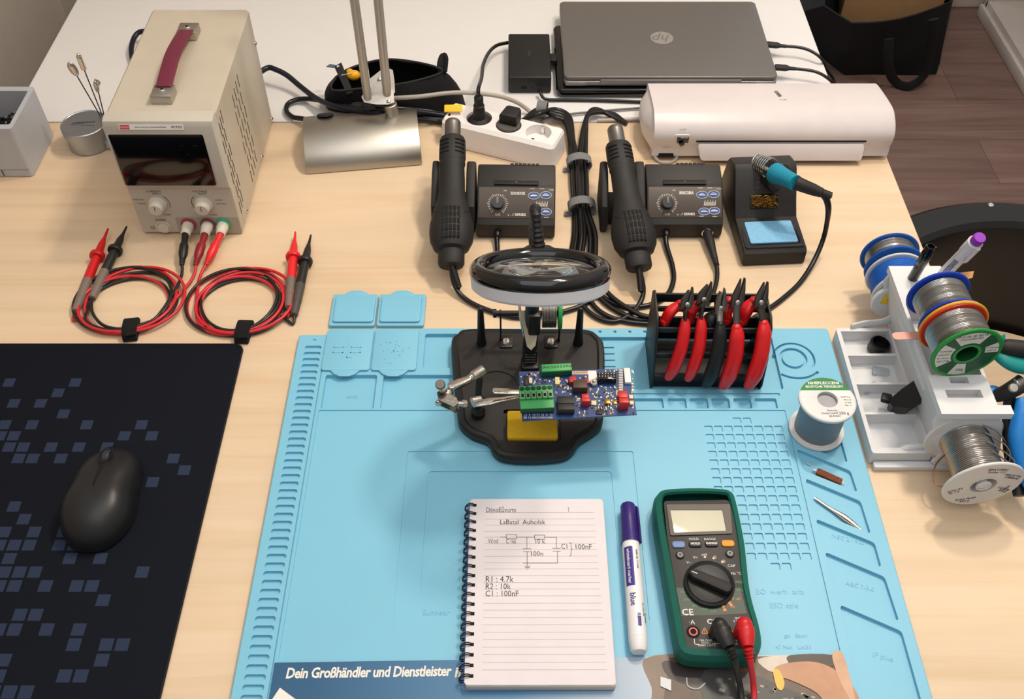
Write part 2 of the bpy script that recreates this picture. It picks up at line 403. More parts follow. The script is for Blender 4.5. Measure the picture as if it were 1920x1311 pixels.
# office chair at the right of the desk
CHR = mat('black_chair_shell', '#0d0d0f', .32, bump=.06, bs=80)
cc = P(1990, 645, -.15); cx, cy = cc.x, cc.y
t = thing('office_chair', 'black round-backed chair with light wooden seat beside the right desk edge', 'chair', (cx, cy, FZ))
b = B(); b.prism(circ(cx, cy, .245, 56), -.40, -.375, BIRCH, .006); b.build('seat', t, world=True)
b = B(); b.lathe([(.255, -.24), (.262, -.06), (.268, -.008), (.276, 0), (.318, .003), (.328, -.004), (.330, -.02), (.315, -.14), (.285, -.245), (.255, -.24)], CHR, 64, T(cx, cy, -.15) @ R('Z', 5), arc=.5); b.build('backrest', t, world=True)
b = B(); b.lathe([(0, .0012), (.004, .001), (.005, 0)], STEEL, 14, T(P(1859, 382, -.145).x, P(1859, 382, -.145).y, -.1472)); b.build('screw', t, world=True)
b = B(); b.cyl((cx, cy, FZ+.1), (cx, cy, -.40), .028, STEEL); b.build('gas_column', t, world=True)
for k in range(5):
    a = 2*PI*k/5+.3; d = Vector((math.cos(a), math.sin(a), 0)); c0 = Vector((cx, cy, FZ+.11))
    b = B(); b.tube([c0, c0+d*.15+Vector((0, 0, -.01)), c0+d*.28+Vector((0, 0, -.03))], [.03, .024, .018], BLK, 10); b.build('base_leg', t, world=True)
    b = B(); e = c0+d*.28; pz = d.cross(Vector((0, 0, 1)))*.02; b.cyl((e.x-pz.x, e.y-pz.y, FZ+.026), (e.x+pz.x, e.y+pz.y, FZ+.026), .026, BLK, bev=.004); b.build('caster', t, world=True)
# ================================================================= silicone work mat
MZ = .008; MX0, MX1, MY0 = -.2745, .4095, .335
MY1 = P(900, 615, MZ).y; MYL = P(580, 627, MZ).y
t = thing('silicone_work_mat', 'large light blue silicone repair mat with moulded trays under the tools', 'work mat', (.0675, .6, 0))
kids = []
for i in range(49):                                            # slot column at the left
    y = P(585, 652, MZ).y-i*.01035
    if y < MY0+.012: break
    kids.append((rrect(-.2535, y, .0215, .0066, .0031, 3), MZ-.0032, []))
kids.append(([(-.2385, MY0+.006), (-.2372, MY0+.006), (-.2372, .860), (-.2385, .860)], MZ-.002, []))
kids.append((circ(-.2535, P(585, 638, MZ).y, .0022, 12), MZ-.0015, []))
def PR(x0, y0, x1, y1, z=MZ):
    a = P(x0, y1, z); c = P(x1, y0, z); xa = (P(x0, y0, z).x+a.x)/2; xb = (P(x1, y1, z).x+c.x)/2
    return ((xa+xb)/2, (a.y+c.y)/2, xb-xa, c.y-a.y)
def pocket(x0, y0, x1, y1, r, dep, kk=None):
    c = PR(x0, y0, x1, y1); kids.append((rrect(*c, r, 4), MZ-dep, kk or []))
# upper trays
pocket(795, 626, 905, 690, .003, .0055)
pocket(606, 703, 704, 767, .003, .0055); pocket(716, 703, 1000, 767, .003, .0055)
pocket(1010, 703, 1120, 767, .003, .0055)
steps = []
big = PR(1122, 632, 1458, 730)
bx0, by0, bw, bh = big[0]-big[2]/2, big[1]-big[3]/2, big[2], big[3]
for k in range(5):
    steps.append(([(bx0+.004, by0+bh-.006-.0105*k), (bx0+.022, by0+bh-.006-.0105*k), (bx0+.022, by0+bh-.0145-.0105*k), (bx0+.004, by0+bh-.0145-.0105*k)], MZ-.003-.0003*k, []))
kids.append((rrect(*big, .003, 4), MZ-.0055, steps))
for i in range(6): kids.append((circ(P(1125+28*i, 622, MZ).x, P(1125, 622, MZ).y, .0021, 10), MZ-.003, []))
for i, (a, c) in enumerate(((1140, 1182), (1188, 1244), (1253, 1287), (1294, 1328), (1335, 1368), (1376, 1409), (1416, 1457))):
    pocket(a, 747, c, 766, .002, .0045)
pocket(1125, 737, 1462, 742, .001, .002)
# rings at the right
rc = P(1489, 672, MZ)
def ringpoly(c, ra, rb, a0, a1, n=26): return [(c.x+r*math.cos(math.radians(a)), c.y+r*math.sin(math.radians(a))) for r, seq in ((rb, [a0+(a1-a0)*i/n for i in range(n+1)]), (ra, [a1-(a1-a0)*i/n for i in range(n+1)])) for a in seq]
kids.append((ringpoly(rc, .0235, .0265, -35, 165), MZ-.005, []))
kids.append((circ(rc.x-.001, rc.y, .0175, 32), MZ-.004, [(circ(rc.x-.001, rc.y, .0135, 32), MZ-.0003, [])]))
kids.append((ringpoly(Vector((rc.x, rc.y+.004)), .035, .0385, -125, -45), MZ-.004, []))
# slanted trays
for pl in ([(1486, 792), (1568, 792), (1590, 868), (1496, 830)], [(1494, 842), (1595, 883), (1608, 923), (1506, 882)],
           [(1510, 897), (1614, 940), (1633, 1001), (1526, 958)], [(1530, 973), (1640, 1018), (1653, 1064), (1542, 1024)],
           [(1547, 1035), (1659, 1082), (1686, 1165), (1568, 1122)], [(1575, 1134), (1691, 1184), (1735, 1340), (1612, 1320)]):
    q = rpoly([P(x, y, MZ) for x, y in pl], .004); kids.append((q, MZ-.0045, []))
# work area with grid and sheet outlines
WA = [(-.2335, MY0+.008), (.3300, MY0+.008), (.3300, .742), (-.2335, .742)]
ZW = MZ-.0016; wk = []
x0 = P(1320, 806, ZW).x; y0 = P(1320, 804, ZW).y
for r in range(17):
    for c_ in range(8):
        if r == 0 and c_ not in (3, 4): continue
        if r == 16 and c_ not in (4, 5): continue
        wk.append((rrect(x0+.0055+.01195*c_, y0+.0122-.01225*r, .0098, .0090, .0014, 2), ZW-.0016, []))
a = P(764, 846, ZW); c = P(1187, 846, ZW); ly = P(740, 1167, ZW).y
i0 = P(803, 883, ZW); i1 = P(1147, 883, ZW); iy = P(792, 1118, ZW).y
inner = rrect((i0.x+i1.x)/2, (i0.y+iy)/2, i1.x-i0.x, i0.y-iy, .004)
wk.append((rrect((a.x+c.x)/2, (a.y+ly)/2, c.x-a.x, a.y-ly, .003), ZW-.0011, [(inner, ZW-.0021, [])]))
kids.append((rpoly(WA, .002), ZW, wk))
XS = -.2378
outer = rpoly([(MX0, MY0), (MX1, MY0), (MX1, MY1), (XS, MY1), (XS, MYL), (MX0, MYL)], .005)
b = B(); top = [((x-.0675)*.9965+.0675, (y-.605)*.9955+.605) for x, y in outer]
b.terrace(top, MZ, kids, SIL)
b.add([(p[0], p[1], MZ) for p in top]+[(p[0], p[1], MZ-.0012) for p in outer]+[(p[0], p[1], .0002) for p in outer],
      [[i, (i+1) % len(top), len(top)+(i+1) % len(top), len(top)+i] for i in range(len(top))]+[[len(top)+i, len(top)+(i+1) % len(top), 2*len(top)+(i+1) % len(top), 2*len(top)+i] for i in range(len(top))], SIL)
for st, px_, py_, sz, z in (('EO  werh  aria', 1462, 1110, .0085, ZW), ('ESD safe', 1470, 1136, .0085, ZW), ('gal   Bacri', 1492, 1192, .006, ZW), ('47 Net   Lot33', 1488, 1214, .006, ZW),
                            ('Sunnedr', 818, 1149, .0085, ZW-.0011), ('DMC', 660, 745, .006, MZ-.0055), ('NEC 2/1930', 1590, 1012, .007, MZ-.0045), ('ABC 7-3.0', 1612, 1100, .007, MZ-.0045), ('IF plus', 1655, 1232, .008, MZ-.0045)):
    q = P(px_, py_, z+.0003); b.text(st, sz, SIL, T(q.x, q.y, z) @ R('Z', -16 if px_ > 1500 and z < ZW-.001 else 0), ext=.0005)
b.build('mat_body', t, world=True, ang=20)
# four lidded squares at the back left
def lid(x0, y0, x1, y1, z, tab, motif, flap=None):
    cx_, cy_, w_, h_ = PR(x0, y0, x1, y1, z+.003); q = B()
    if flap:
        f = PR(*flap, .004); q.prism(rrect(*f, .003), .0004, .0055, SIL, .001)
    q.prism(rrect(cx_, cy_, w_, h_, .004), z, z+.0032, SIL, .0008)
    s = -1 if tab == 'f' else 1
    q.prism([(cx_-.019, cy_+s*h_/2*.98), (cx_-.013, cy_+s*(h_/2+.006)), (cx_-.006, cy_+s*(h_/2+.0095)), (cx_+.006, cy_+s*(h_/2+.0095)), (cx_+.013, cy_+s*(h_/2+.006)), (cx_+.019, cy_+s*h_/2*.98)], z+.001, z+.0028, SIL, .0005)
    zz = z+.0033
    if motif == 1:
        q.line([(cx_-.018, cy_+.003), (cx_-.006, cy_+.003), (cx_-.006, cy_-.006), (cx_-.018, cy_-.006), (cx_-.018, cy_+.003)], .0012, SIL, T(0, 0, zz-.0001), .0005)
        q.line([(cx_+.004, cy_+.003), (cx_+.016, cy_+.003), (cx_+.016, cy_-.006), (cx_+.004, cy_-.006), (cx_+.004, cy_+.003)], .0012, SIL, T(0, 0, zz-.0001), .0005)
        q.line([(cx_, cy_+.018), (cx_, cy_-.014), (cx_+.006, cy_-.014)], .0012, SIL, T(0, 0, zz-.0001), .0005)
    if motif == 2:
        rr = random.Random(3)
        for _ in range(26): q.add([(rr.gauss(cx_, .009), rr.gauss(cy_, .011), zz+.0003)]*1, [], SIL); x, y = q.v[-1].x, q.v[-1].y; q.box((x, y, zz), (.002, .002, .0008), SIL)
    q.build('tray_lid', t, world=True)
lid(608, 617, 697, 694, MZ, 'f', 1); lid(700, 617, 783, 694, MZ, 'f', 2)
lid(627, 554, 702, 603, .0055, 'b', 0, (621, 553, 706, 612)); lid(714, 554, 789, 603, .0055, 'b', 0, (709, 553, 797, 612))
# ================================================================= mouse pad
m = bpy.data.materials.new('mouse_pad_print'); m.use_nodes = True; nt = m.node_tree; bs_ = nt.nodes['Principled BSDF']; L = nt.links.new; N = nt.nodes.new
bs_.inputs['Roughness'].default_value = .75; bs_.inputs['Specular IOR Level'].default_value = .12
tc = N('ShaderNodeTexCoord')
def vm(op, a, bb=None):
    n = N('ShaderNodeVectorMath'); n.operation = op; L(a, n.inputs[0])
    if isinstance(bb, tuple): n.inputs[1].default_value = bb
    elif bb is not None: L(bb, n.inputs[1])
    return n.outputs[0]
def mt(op, a, bb=0.0, cl=False):
    n = N('ShaderNodeMath'); n.operation = op; n.use_clamp = cl
    for i, q in ((0, a), (1, bb)):
        if isinstance(q, (int, float)): n.inputs[i].default_value = q
        else: L(q, n.inputs[i])
    return n.outputs[0]
sv = vm('MULTIPLY', tc.outputs['Object'], (1/.0164, 1/.0164, 0)); fl = vm('FLOOR', sv); fr_ = vm('FRACTION', sv)
wn = N('ShaderNodeTexWhiteNoise'); wn.noise_dimensions = '2D'; L(fl, wn.inputs['Vector'])
sx = N('ShaderNodeSeparateXYZ'); L(fr_, sx.inputs[0]); so = N('ShaderNodeSeparateXYZ'); L(vm('MULTIPLY', fl, (.0164, .0164, 0)), so.inputs[0])
msk = mt('MULTIPLY', mt('MULTIPLY', mt('GREATER_THAN', sx.outputs[0], .09), mt('LESS_THAN', sx.outputs[0], .91)), mt('MULTIPLY', mt('GREATER_THAN', sx.outputs[1], .09), mt('LESS_THAN', sx.outputs[1], .91)))
# pattern thins out to the right and the back edge
dens = mt('MULTIPLY', mt('MULTIPLY', mt('SUBTRACT', .215, so.outputs[0]), 3.6, True), mt('MULTIPLY', mt('SUBTRACT', .222, so.outputs[1]), 4.2, True))
dens = mt('ADD', mt('MULTIPLY', dens, .62), mt('MULTIPLY', mt('GREATER_THAN', dens, .001), .07))
on = mt('MULTIPLY', mt('LESS_THAN', wn.outputs['Value'], dens), msk)
mixn = N('ShaderNodeMix'); mixn.data_type = 'RGBA'; L(on, mixn.inputs[0]); mixn.inputs[6].default_value = (*hx('#0d111b'), 1); mixn.inputs[7].default_value = (*hx('#2a344a'), 1)
L(mixn.outputs[2], bs_.inputs['Base Color'])
nb = N('ShaderNodeTexNoise'); nb.inputs['Scale'].default_value = 1800; L(tc.outputs['Object'], nb.inputs['Vector']); bu = N('ShaderNodeBump'); bu.inputs['Strength'].default_value = .3; bu.inputs['Distance'].default_value = .0005; L(nb.outputs[0], bu.inputs['Height']); L(bu.outputs[0], bs_.inputs['Normal'])
PAD = m
t = thing('mouse_pad', 'large dark navy desk pad printed with scattered squares under the mouse', 'mouse pad', (-.6, .6, 0))
b = B(); b.prism(rrect(-.6065, .557, .523, .592, .012, 8), .0003, .0035, PAD, .0008); b.build('pad', t, world=True)
b = B(); rp = rrect(-.6065, .557, .523, .592, .012, 8); b.tube([(x, y, .0022) for x, y in rp], .0014, mat('pad_stitching', '#0b0d13', .8), 6, closed=True, smooth=1); b.build('stitched_edge', t, world=True)
# ================================================================= mouse
fr0 = P(216, 845, .02); re0 = P(166, 1022, .02)
mc = (fr0+re0)/2; dv = (fr0-re0); LEN = .116
ang = math.degrees(math.atan2(dv.y, dv.x))-90
t = thing('computer_mouse', 'black wireless computer mouse resting on the dark desk pad', 'mouse', (mc.x-.002, mc.y+.003, .0036), ang-2); t.scale = (1.2, 1.15, 1.1)
MS = mat('mouse_black', '#1a1b1e', .38, bump=.05, bs=1500)
def mouse_shell(zs=1.0, k=1.0, z0=0.0):
    nu, nv = 40, 18; vs = []; fs = []
    for j in range(nv+1):
        ph = PI/2*j/nv                                    # 0 rim .. top
        for i in range(nu):
            a = 2*PI*i/nu; ca, sa = math.cos(a), math.sin(a)
            wx = .0335*k*(abs(ca)**.85)*(1 if ca >= 0 else -1); wy = .058*k*(abs(sa)**.9)*(1 if sa >= 0 else -1)
            yy = wy
            wx *= 1-.10*math.exp(-((yy-.008)/.02)**2)+.06*math.exp(-((yy+.03)/.025)**2)
            e = math.cos(ph)**.62; h = math.sin(ph)**.9
            y_ = yy*e
            hz = (.036-.010*max(0, (y_+.01)/.058)**1.3-.004*max(0, -(y_+.02)/.04)**2)*zs
            vs.append((wx*e, y_, z0+h*hz))
    for j in range(nv):
        for i in range(nu): fs.append([j*nu+i, j*nu+(i+1) % nu, (j+1)*nu+(i+1) % nu, (j+1)*nu+i])
    fs.append([nv*nu+i for i in range(nu)]); fs.append([i for i in range(nu)][::-1]); return vs, fs
b = B(); v_, f_ = mouse_shell(1, 1, .0025); b.add(v_, f_, MS); b.build('shell', t, ang=70)
b = B(); b.prism(smoothpoly([(.03*math.cos(a)*1, .054*math.sin(a)) for a in [2*PI*i/16 for i in range(16)]]), 0, .004, HOLE); b.build('base_plate', t)
b = B(); b.tube([(0, .0548, .0165), (0, .05, .0245), (0, .045, .0272)], .0005, HOLE, 6); b.tube([(0, .022, .0358), (0, .012, .0375), (0, -.004, .0389)], .0005, HOLE, 6); b.build('button_seam', t)
b = B(); ring = [(math.cos(a)*.0056, .034+math.sin(a)*.0115, .0325-math.sin(a)*.0034) for a in [2*PI*i/20 for i in range(20)]]; b.tube(ring, .0007, HOLE, 6, closed=True, smooth=1); b.build('wheel_surround', t)
b = B(); b.lathe([(0, -.0032), (.0075, -.0032), (.0085, -.002), (.0085, .002), (.0075, .0032), (0, .0032)], mat('wheel_rubber', '#2a2e36', .35), 28, T(0, .034, .0262) @ R('Y', 90)); b.build('scroll_wheel', t)
# ================================================================= bench power supply
PX0, PX1, PY0, PY1, PH = -.526, -.384, 1.066, 1.334, .197
t = thing('bench_power_supply', 'beige bench power supply with a burgundy carry handle and dark display', 'power supply', ((PX0+PX1)/2, PY0, 0))
PB = mat('beige_painted_steel', '#bdb3a2', .42, bump=.05, bs=700); PF = mat('beige_front_plastic', '#bfb8ac', .45)
W = PX1-PX0; D = PY1-PY0
b = B(); yb = .018                                    # cabinet (local: x centred, y from the front)
prof = [(-W/2, .004), (W/2, .004), (W/2, PH-.004), (W/2-.004, PH), (-W/2+.004, PH), (-W/2, PH-.004)]
b.prism(prof, 0, D-yb, PB, .0012, M=T(0, D, 0) @ R('X', 90))
# vent slots and screws on the right side
def slots(y, z, m=HOLE): b.box((W/2+.0001, y, z), (.0006, .0015, .0205), m)
for g in range(6):
    for k in range(3): slots(.0205+.0085*k-(.004 if g % 2 else 0), .166-.0262*g+.004*k)
for g in range(6):
    for k in range(4): slots(.101+.0135*k-(.004 if g % 2 else 0), .154-.0255*g+.002*k)
b.build('cabinet', t)
b = B()
for (y, z) in ((.268, .144), (.268, .009), (.172, .008), (.042, .012)):
    q = B(); q.lathe([(0, .0022), (.002, .002), (.0034, .0008), (.0036, 0)], STEEL, 16, T(W/2, y-.004, z) @ R('Y', 90)); q.box((W/2+.0022, y-.004, z), (.0004, .0045, .0008), HOLE); q.build('screw', t)
# front bezel: a hollow-looking frame around a recessed display plus lower panel
b = B()
sideprof = [(0, .004), (0, .084), (-.0045, .089), (-.006, .187), (-.002, PH-.002), (.004, PH), (yb, PH), (yb, .003), (.006, .003)]
b.prism([(p[0], p[1]) for p in sideprof], -W/2, W/2, PF, .0015, M=Matrix(((0, 0, 1, 0), (1, 0, 0, 0), (0, 1, 0, 0), (0, 0, 0, 1))))
b.build('front_panel', t)
FA = 1.0
Mf = T(-.006, -.0055, .136) @ R('X', 90-FA)             # display plane, x right, y up
b = B(); b.prism(rrect(0, 0, .123, .083, .003), .0002, .0012, BLKG, .0004, M=Mf)
b.text('CC', .0032, mat('dim_display_mark', '#2c2c33', .4), Mf @ T(.03, .024, .0013)); b.text('CV', .0032, MC['dim_display_mark'], Mf @ T(.036, .01, .0013))
b.text('VOLT', .0028, MC['dim_display_mark'], Mf @ T(.048, .024, .0013)); b.build('display', t)
LBL = mat('paper_label', '#e4dedc', .5)
b = B(); Ms = T(-.008, -.0052, .1888) @ R('X', 70); b.prism(rrect(0, 0, .083, .0072, .0006), .0004, .0008, LBL, M=Ms)
b.prism(rrect(-.034, 0, .0125, .0058, .0006), .0008, .001, mat('label_red', '#c9454a', .5), M=Ms); b.text('KORAUD', .0028, LBL, Ms @ T(-.034, 0, .0011)); b.text('Gonis ra Eurorge e Sroisa narcast Buare', .0028, INK, Ms @ T(-.001, 0, .0009), sp=.9); b.text('09.9325', .0044, INK, Ms @ T(.033, 0, .0009), bold=.01); b.build('inspection_label', t)
# lower panel controls (front plane y=0, local z up)
Fp = lambda x, z, y=0: T(x, y, z) @ R('X', 90)
KN = mat('cream_knob', '#d3cdbf', .45)
for kx in (-.0358, .0278):
    b = B(); b.lathe([(.0125, 0), (.0125, .003), (.0108, .0045), (.0096, .014), (.0085, .0155), (0, .0158)], KN, 36, Fp(kx, .057)); b.box((0, .003, .0159), (.0006, .008, .0004), INK, M=Fp(kx, .057)); b.build('knob', t)
b = B()
for kx in (-.0358, .0278):
    s = 1 if kx < 0 else -1
    b.line([(kx+s*.0165*math.cos(a), .057+.0165*math.sin(a)) for a in [math.radians(-25+75*i/8) if s > 0 else math.radians(-50+75*i/8)*1 for i in range(9)]] if s > 0 else [(kx-.0165*math.cos(a), .057+.0165*math.sin(a)) for a in [math.radians(-25+75*i/8) for i in range(9)]], .0006, INK, T(0, -.0002, 0) @ R('X', 90))
for st, x, z, s in (('CURRENT', -.036, .0785, .0046), ('ADJUST', -.033, .0745, .0036), ('VOLTAGE', .027, .0785, .0046), ('ADJUST', .030, .0745, .0036), ('FINE  PUSH', -.0605, .064, .003), ('COARSE', -.0585, .057, .003), ('OVP/SET', .05, .063, .003), ('LOCK/REC', .052, .0565, .003), ('COARSE', -.028, .0365, .003), ('COARSE', .036, .0365, .003), ('POWER', -.040, .0268, .0042), ('OUT', .056, .030, .003), ('5A', .0625, .0215, .003)):
    b.text(st, s, INK, T(x, -.0002, z+(0)) @ R('X', 90))
b.tube([(-.055+.0026*math.cos(a), -.0003, .013+.0026*math.sin(a)) for a in [2*PI*i/12 for i in range(12)]], .0003, INK, 5, closed=True, smooth=1)
b.prism(rrect(.0255, .0165, .089, .030, .002), .0001, .0004, mat('terminal_inset', '#a79f92', .5), M=R('X', 90)); b.build('panel_print', t)
b = B(); b.lathe([(.0105, 0), (.0105, .0018), (.0088, .0022), (.0088, .001), (.0082, .001), (.0078, .0034), (0, .0038)], KN, 36, Fp(-.039, .0145)); b.build('power_button', t)
TERM = [(-.002, '#9c3c4c'), (.0253, '#7c4a52'), (.0472, '#3f9c7c')]
tips = []
for i, (x, cl) in enumerate(TERM):
    b = B(); Mt = Fp(x, .020); b.lathe([(.0105, .0), (.0105, .003), (.0085, .0042), (.006, .0042)], mat('terminal_collar_%d' % i, cl, .4), 30, Mt); bb = b.build('terminal', t)
    b = B(); b.lathe([(.0078, .003), (.0082, .011), (.0072, .013), (.0066, .022), (.0052, .0235), (.0048, .0235), (.0045, .0225), (0, .0225)], KN, 30, Mt); b.lathe([(.0044, .0226), (0, .0227)], HOLE, 20, Mt); b.build('terminal_cap', bb)
    tips.append(Vector(((PX0+PX1)/2+x, PY0-.0225, .020)))
# carry handle
LEA = mat('burgundy_leather', '#6b2338', .45, bump=.1, bs=500)
b = B(); zt_ = PH
Lp = [(.052, .012), (.075, .016), (.115, .021), (.155, .018), (.19, .012)]
vs, _ = catmull([Vector((0, y, zt_+z)) for y, z in Lp], [0]*5, 6)
vv = []; ff = []
for i, p in enumerate(vs):
    w_ = .0105
    for (dx, dz) in ((-w_, -.0012), (w_, -.0012), (w_, .0012), (w_*.8, .002), (-w_*.8, .002), (-w_, .0012)): vv.append((p.x+dx, p.y, p.z+dz))
for i in range(len(vs)-1):
    for k in range(6): ff.append([i*6+k, i*6+(k+1) % 6, (i+1)*6+(k+1) % 6, (i+1)*6+k])
b.add(vv, ff, LEA); b.build('handle_strap', t)
for y in (.045, .197):
    b = B(); b.box((0, y, zt_+.0065), (.027, .027, .013), SATIN, .0012); bb = b.build('handle_bracket', t)
    b = B(); b.lathe([(0, .0026), (.003, .002), (.0042, .0008), (.0044, 0)], STEEL, 18, T(0, y, zt_+.013)); b.box((0, y, zt_+.0157), (.0046, .0009, .0004), HOLE); b.box((0, y, zt_+.0157), (.0009, .0046, .0004), HOLE); b.build('screw', bb)
b = B(); b.tube([P(300, 62, .03)+Vector((0, .0, .0)), P(262, 60, .02), P(247, 85, .012), P(250, 118, .006), P(270, 160, .006)], .0045, RUBB, 12); b.build('rear_cable', t, world=True)
for sx in (-.055, .055):
    for sy in (.03, .25):
        b = B(); b.cyl((sx, sy, 0), (sx, sy, .006), .007, RUB); b.build('foot', t)
# ================================================================= test leads
CR = mat('red_silicone_cable', '#c92a33', .32); CB = mat('black_silicone_cable', '#22201f', .3); GRYP = mat('grey_probe_grip', '#75685f', .5)
BLKP = mat('black_probe_plastic', '#1e1d1e', .42); DRED = mat('dark_red_plastic', '#8c1d28', .4); BRED = mat('bright_red_plastic', '#e0262b', .36)
def probe(t, tip, tail, mm, grip, nm='probe'):
    "tip and tail: world points; a test probe with guard ring"
    d = (tail-tip).length; M = axis(tip, tail); k = d/.118
    b = B(); b.lathe([(0, 0), (.0013, .001), (.0022, .014*k), (.0048, .024*k), (.0056, .036*k), (.006, .038*k), (.0098, .0385*k), (.0105, .041*k), (.0098, .0435*k), (.0062, .044*k), (.0063, .05*k), (.0064, .075*k)], mm, 24, M); h = b.build(nm, t, world=True)
    b = B(); b.lathe([(.0065, .075*k), (.0067, .078*k), (.0062, .1*k), (.0060, .1*k), (.0052, .117*k), (.003, .118*k), (0, .118*k)], grip, 24, M); b.build('probe_grip', h, world=True)
def coil(cx_, cy_, ra, rb, turns, z0, ph, jit, seed, cw=1):
    out = []; n = int(turns*14)
    for i in range(n+1):
        a = ph+cw*2*PI*i/14; t_ = i/14
        pin = 1-.75*max(0, -math.sin(a))**3                 # the turns bunch where the strap holds them
        dr = .0085*math.sin(.83*a/2+seed*1.9)*pin+.003*math.sin(1.31*a+seed)*pin
        out.append(Vector((cx_+.003*math.sin(seed*2.1+.21*a)+(ra+dr)*math.cos(a), cy_+(rb+dr)*math.sin(a), z0+.0024+.0032*(1+math.sin(.61*a+seed*1.57)))))
    return out
def lead(label, tip, tail, pc, grip, cc, cen, ra, rb, turns, plug, plug_dir, pm, seed, ph0=-2.2, cw=1):
    t = thing('test_lead', label, 'test lead', tuple(cen))
    probe(t, tip, tail, pc, grip)
    co = coil(cen.x, cen.y, ra, rb, turns, 0, ph0, .02, seed, cw)
    d0 = (tail-tip).normalized()
    pts = [tail-d0*.004, tail+d0*.012+Vector((0, 0, -.003))]+co
    if plug is not None:
        end = plug+plug_dir*.05
        pts += [end+plug_dir*.03, end-plug_dir*.002]
        M = axis(plug-plug_dir*.008, end)
        b = B(); b.lathe([(0, 0), (.0038, .0), (.004, .008), (.0048, .011), (.0042, .022), (.0062, .028), (.0062, .043), (.0045, .05), (.0036, .052), (.0042, .0535), (.0034, .055), (.004, .0565), (.003, .0585), (.0036, .06), (.0028, .062), (0, .062)], pm, 22, M); b.build('banana_plug', t, world=True)
    for p in pts[2:]: p.z = max(p.z, .0024)
    b = B(); b.tube(pts, .00215, cc, 8, smooth=4); b.build('cable', t, world=True)
    return t
cL = P(243, 570, 0); cRt = P(450, 572, 0)
raL = (P(330, 570, 0).x-P(152, 570, 0).x)/2-.002; rbL = (P(243, 512, 0).y-P(243, 628, 0).y)/2
raR = (P(535, 570, 0).x-P(365, 570, 0).x)/2; rbR = (P(450, 512, 0).y-P(450, 632, 0).y)/2
dn = lambda u, v, z, k: (P(u, v, z)-tips[k]).normalized()
lead('red test lead coiled left, its red probe farthest left on the desk', P(203, 428, .012), P(141, 585, .006), REDP, GRYP, CR, cL, raL, rbL, 3.35, tips[1]+Vector((0, 0, 0)), dn(362, 512, .008, 1), DRED, 1, -2.6)
lead('black test lead coiled left, its black plug in the first terminal', P(238, 424, .012), P(172, 560, .006), BLKP, GRYP, CB, cL, raL*.97, rbL*.97, 3.3, tips[0], dn(337, 530, .006, 0), BLKP, 2, -2.4)
lead('bright red test lead coiled right, its plug under the green terminal', P(554, 434, .012), P(541, 578, .006), BRED, GRYP, CR, cRt, raR*.97, rbR*.97, 4.40, tips[2], dn(375, 522, .006, 2), BRED, 3, -.35, -1)
lead('black test lead coiled right, its black probe farthest right on the desk', P(583, 440, .012), P(551, 592, .006), BLKP, mat('dark_grey_grip', '#4a4541', .5), CB, cRt, raR*.95, rbR*.95, 4.3, None, None, None, 4, -.45, -1)
VEL = mat('black_velcro', '#0c0c0e', .95, bump=.8, bs=900)
def strap(u, v, lab, rot):
    p = P(u, v, 0); q = thing('cable_strap', lab, 'cable strap', (p.x, p.y, 0), rot)
    b = B(); pr = smoothpoly([(-.0165, .0004), (-.017, .008), (-.010, .0135), (0, .0145), (.010, .0135), (.017, .008), (.0165, .0004)], 4)
    b.prism(pr, -.009, .009, VEL, .0008, M=Matrix(((0, 0, 1, 0), (1, 0, 0, 0), (0, 1, 0, 0), (0, 0, 0, 1)))); b.build('loop', q)
    b = B(); b.box((.001, -.012, .0115), (.013, .012, .002), VEL, .0006, M=R('Z', 8)); b.build('strap_tail', q)
strap(248, 622, 'black hook-and-loop strap around the left coil of test leads', 8); strap(459, 626, 'black hook-and-loop strap around the right coil of test leads', -2)
# ================================================================= grey parts box at the left edge
GB = mat('light_grey_plastic', '#aeb1b8', .45)
t = thing('parts_box', 'light grey open-topped plastic box at the left edge of the desk', 'box', (-.80, 1.25, 0))
x1 = P(63, 332, 0).x; y0_ = P(63, 332, 0).y; x0_ = x1-.17; y1_ = P(110, 252, 0).y; bh_ = .088
outp = rrect((x0_+x1)/2, (y0_+y1_)/2, x1-x0_, y1_-y0_, .006); inp = rrect((x0_+x1)/2, (y0_+y1_)/2, x1-x0_-.014, y1_-y0_-.022, .003)
b = B(); b.terrace(outp, bh_, [(inp, .012, [])], GB); b.skirt(outp, .001, bh_, GB); b.sheet(outp, .001, GB); b.build('tub', t, world=True)
b = B(); b.box(((x0_+x1)/2, y0_-.0001, .014), (x1-x0_-.004, .0006, .0008), mat('grey_seam', '#7d8088', .5)); b.tube([P(-14, 324, .012), P(0, 318, .014), P(6, 326, .008), P(8, 330, .004)], .0006, HOLE, 6); b.build('drawer_seam', t, world=True)
DRK = mat('dark_metal_strip', '#2a2c33', .35, .6)
t = thing('metal_chain', 'dark beaded chain lying inside the light grey box', 'chain', (x1-.06, 1.25, .012))
b = B()
for r in range(5):
    for i in range(26):
        x = x1-.12+.0046*i; y = 1.215+.012*r+.004*math.sin(i*.5+r); b.ball((x, y, .062+.003*math.sin(i*.8+r)), .0024, STEEL if (i+r) % 3 == 0 else DRK, seg=8)
b.build('beads', t, world=True)
t = thing('connector_strip', 'stack of dark header strips filling the light grey box', 'connector', (x1-.06, 1.25, .012))
for r in range(5):
    b = B(); b.box((x1-.075, 1.21+.013*r, .034), (.12, .0095, .044), DRK, .001, M=I4)
    for i in range(20): b.box((x1-.13+.0058*i, 1.21+.013*r, .0572), (.0022, .003, .003), HOLE)
    b.build('header', t, world=True)
